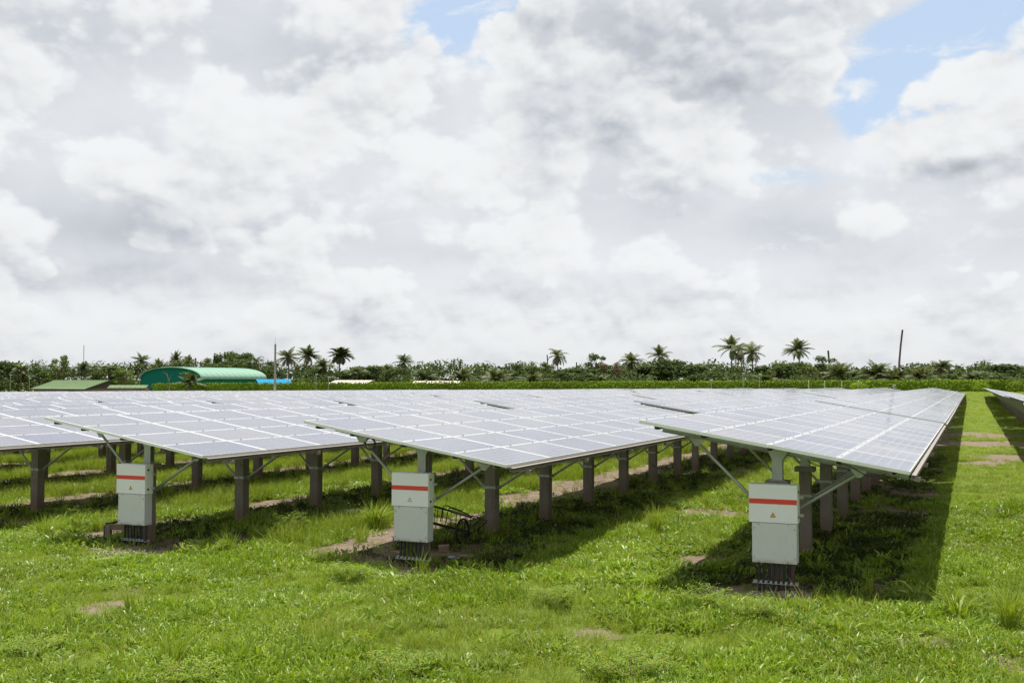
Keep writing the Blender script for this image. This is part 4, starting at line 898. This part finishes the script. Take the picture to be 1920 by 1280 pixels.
part(b, 'roof', 'hangar_roof', hg)
for nm, yy in (('front_wall', 0), ('rear_wall', Lh-.2)):
    b = MB(); b.poly([(p[0]*.985, yy, p[1]-.07) for p in arc]+[(-Wd/2*.985, yy, -1), (Wd/2*.985, yy, -1)]); b.poly([(p[0]*.985, yy+.15, p[1]-.07) for p in arc][::-1]+[(Wd/2*.985, yy+.15, -1), (-Wd/2*.985, yy+.15, -1)]); part(b, nm, 'hangar_wall', hg)
for s in (-1, 1): b = MB(); b.box((s*Wd/2*.975, Lh/2, ze_/2-.5), (.12, Lh-.5, ze_+.9)); part(b, 'side_wall', 'hangar_wall', hg)

# ------------------------------------------------------------------ poles, posts and dead trunks
def pole(name, cat, label, px, ytop, d, r0, mt, pxtop=None, bend=0, grp=None, zb=None):
    x, y = at_depth(px, d); z0 = gzf(x, y); zt = zpx(ytop, d)-z0; off = ((pxtop or px)-px)*d/FPX; ux, uy = math.cos(YAW), math.sin(YAW); b = MB()
    pts = [Vector((ux*off*f+ux*bend*math.sin(f*3.14), uy*off*f, -1+(zt+1)*f)) for f in (0, .25, .5, .75, 1)]
    b.tube(pts, [r0*(1-.25*f) for f in (0, .25, .5, .75, 1)], 8); o = part(b, 'shaft', mt, None, (x, y, z0), smooth=True); o.name = name; tag(o, label, cat, grp); return o, pts[-1]
x, y = at_depth(516, 150); lp = thing('concrete_pole', 'tall concrete pole with thin lightning rod above the left rows', 'pole', (x, y, gzf(x, y)))
zt = zpx(645, 150)-gzf(x, y); b = MB(); b.tube([(0, 0, -1), (0, 0, zt)], [.20, .13], 10); part(b, 'shaft', 'pole_concrete', lp, smooth=True); b = MB(); b.tube([(0, 0, zt), (0, 0, zt+1.0)], [.03, .012], 5); part(b, 'lightning_rod', 'galvanised_steel', lp)
pole('bare_trunk', 'dead trunk', 'tall bare leaning trunk against the sky at right', 1684, 618, 205, .22, 'dead_wood', 1693, -.25)
pole('bare_trunk', 'dead trunk', 'thin bare trunk left of the drooping palm', 1027, 665, 215, .16, 'dead_wood', 1026, .1)
pole('bare_trunk', 'dead trunk', 'short bare trunk right of the drooping palm', 1081, 679, 215, .16, 'dead_wood')
pole('bare_trunk', 'dead trunk', 'bare trunk poking out of a leafy tree at right', 1555, 657, 200, .22, 'dead_wood', 1553, .15)
pole('bare_trunk', 'dead trunk', 'bare trunk stub above the hangar, right of its palms', 367, 671, 262, .2, 'dead_wood')
pole('bare_trunk', 'dead trunk', 'bare trunk stub left of the hangar palms', 245, 680, 255, .2, 'dead_wood')
pole('radio_mast', 'mast', 'very thin pale radio mast far off at left', 157, 647, 420, .16, 'galvanised_steel')
for px, tp, lb in ((1748, 676, 'thin post left of the far right palm'), (1545+275, 690, 'short thin post over the far right bushes'), (1806, 688, 'thin post in the bushes at far right')): pole('thin_post', 'post', lb, px, tp, 240, .09, 'dead_wood')
def lamp(px, tp, d, label):
    x, y = at_depth(px, d); g = gzf(x, y); o = thing('lamp_pole', label, 'lamp pole', (x, y, g), YAW, 'slim lamp poles along the hedge'); h = zpx(tp, d)-g
    b = MB(); b.tube([(0, 0, -.5), (0, 0, h)], .05, 6); b.tube([(0, 0, h-.1), (.35, 0, h)], .03, 5); part(b, 'shaft', 'galvanised_steel', o); b = MB(); b.box((.1, 0, h+.06), (.42, .2, .16)); part(b, 'lamp_head', 'white_paint', o)
for px, tp, lb in ((20, 703, 'lamp pole nearest the left edge'), (56, 709, 'lamp pole left of the long low shed'), (163, 708, 'lamp pole in front of the long low shed'), (593, 702, 'lamp pole right of the bright blue roof'), (616, 707, 'lamp pole beside the left beige roof'), (1333, 713, 'short lamp pole below the dense round trees'), (1393, 700, 'lamp pole under the close palm trio'), (1424, 702, 'lamp pole with white head right of the palm trio')): lamp(px, tp, hd(px)-2.2, lb)
for px, lb in ((1516, 'first white fence post below the tall lone palm'), (1546, 'white fence post below the leafy tree at right'), (1578, 'white fence post below the first short stout palm'), (1609, 'white fence post between the two short stout palms')):
    d = hd(px)-1.6; x, y = at_depth(px, d); g = gzf(x, y); b = MB(); h = zpx(717.5, d)-g; b.tube([(0, 0, -.3), (0, 0, h)], .06, 6); b.tube([(0, 0, h), (0, -.25, h+.25)], .05, 6); o = part(b, 'fence_post', 'white_paint', None, (x, y, g)); tag(o, lb, 'fence post', 'white fence posts in the hedge')
d = 158; x, y = at_depth(1676, d); o = thing('post_box', 'small white box on a post at the far end of the rows', 'instrument box', (x, y, gzf(x, y)), YAW); z = zpx(724, d)-gzf(x, y)
b = MB(); b.box((0, 0, z), (.46, .3, .5)); bevel(part(b, 'housing', 'white_paint', o), .02); b = MB(); b.box((0, -.155, z), (.30, .02, .28)); part(b, 'window', 'gable_grey', o); b = MB(); b.tube([(0, 0, -.5), (0, 0, z-.25)], .05, 6); part(b, 'shaft', 'galvanised_steel', o)
# dead tree before the hangar
d = hd(312)-3; x, y = at_depth(318, d); b = MB(); z = zpx(694, d)-gzf(x, y)
b.tube([(0, 0, -.5), (-.1, 0, z*.55), (-.5, .1, z*.8), (-1.3, 0, z)], [.16, .12, .08, .03], 6); b.tube([(-.1, 0, z*.55), (.25, 0, z*.75), (.5, .1, z*.88)], [.09, .06, .03], 6); b.tube([(-.5, .1, z*.8), (-.6, .2, z*.95)], [.05, .02], 5); b.tube([(-.9, 0, z*.9), (-1.5, 0, z*.93)], [.04, .02], 5)
o = part(b, 'dead_tree', 'dead_wood', None, (x, y, gzf(x, y)), (0, 0, YAW), smooth=True); tag(o, 'leafless forked dead tree in front of the green hangar wall', 'dead tree')
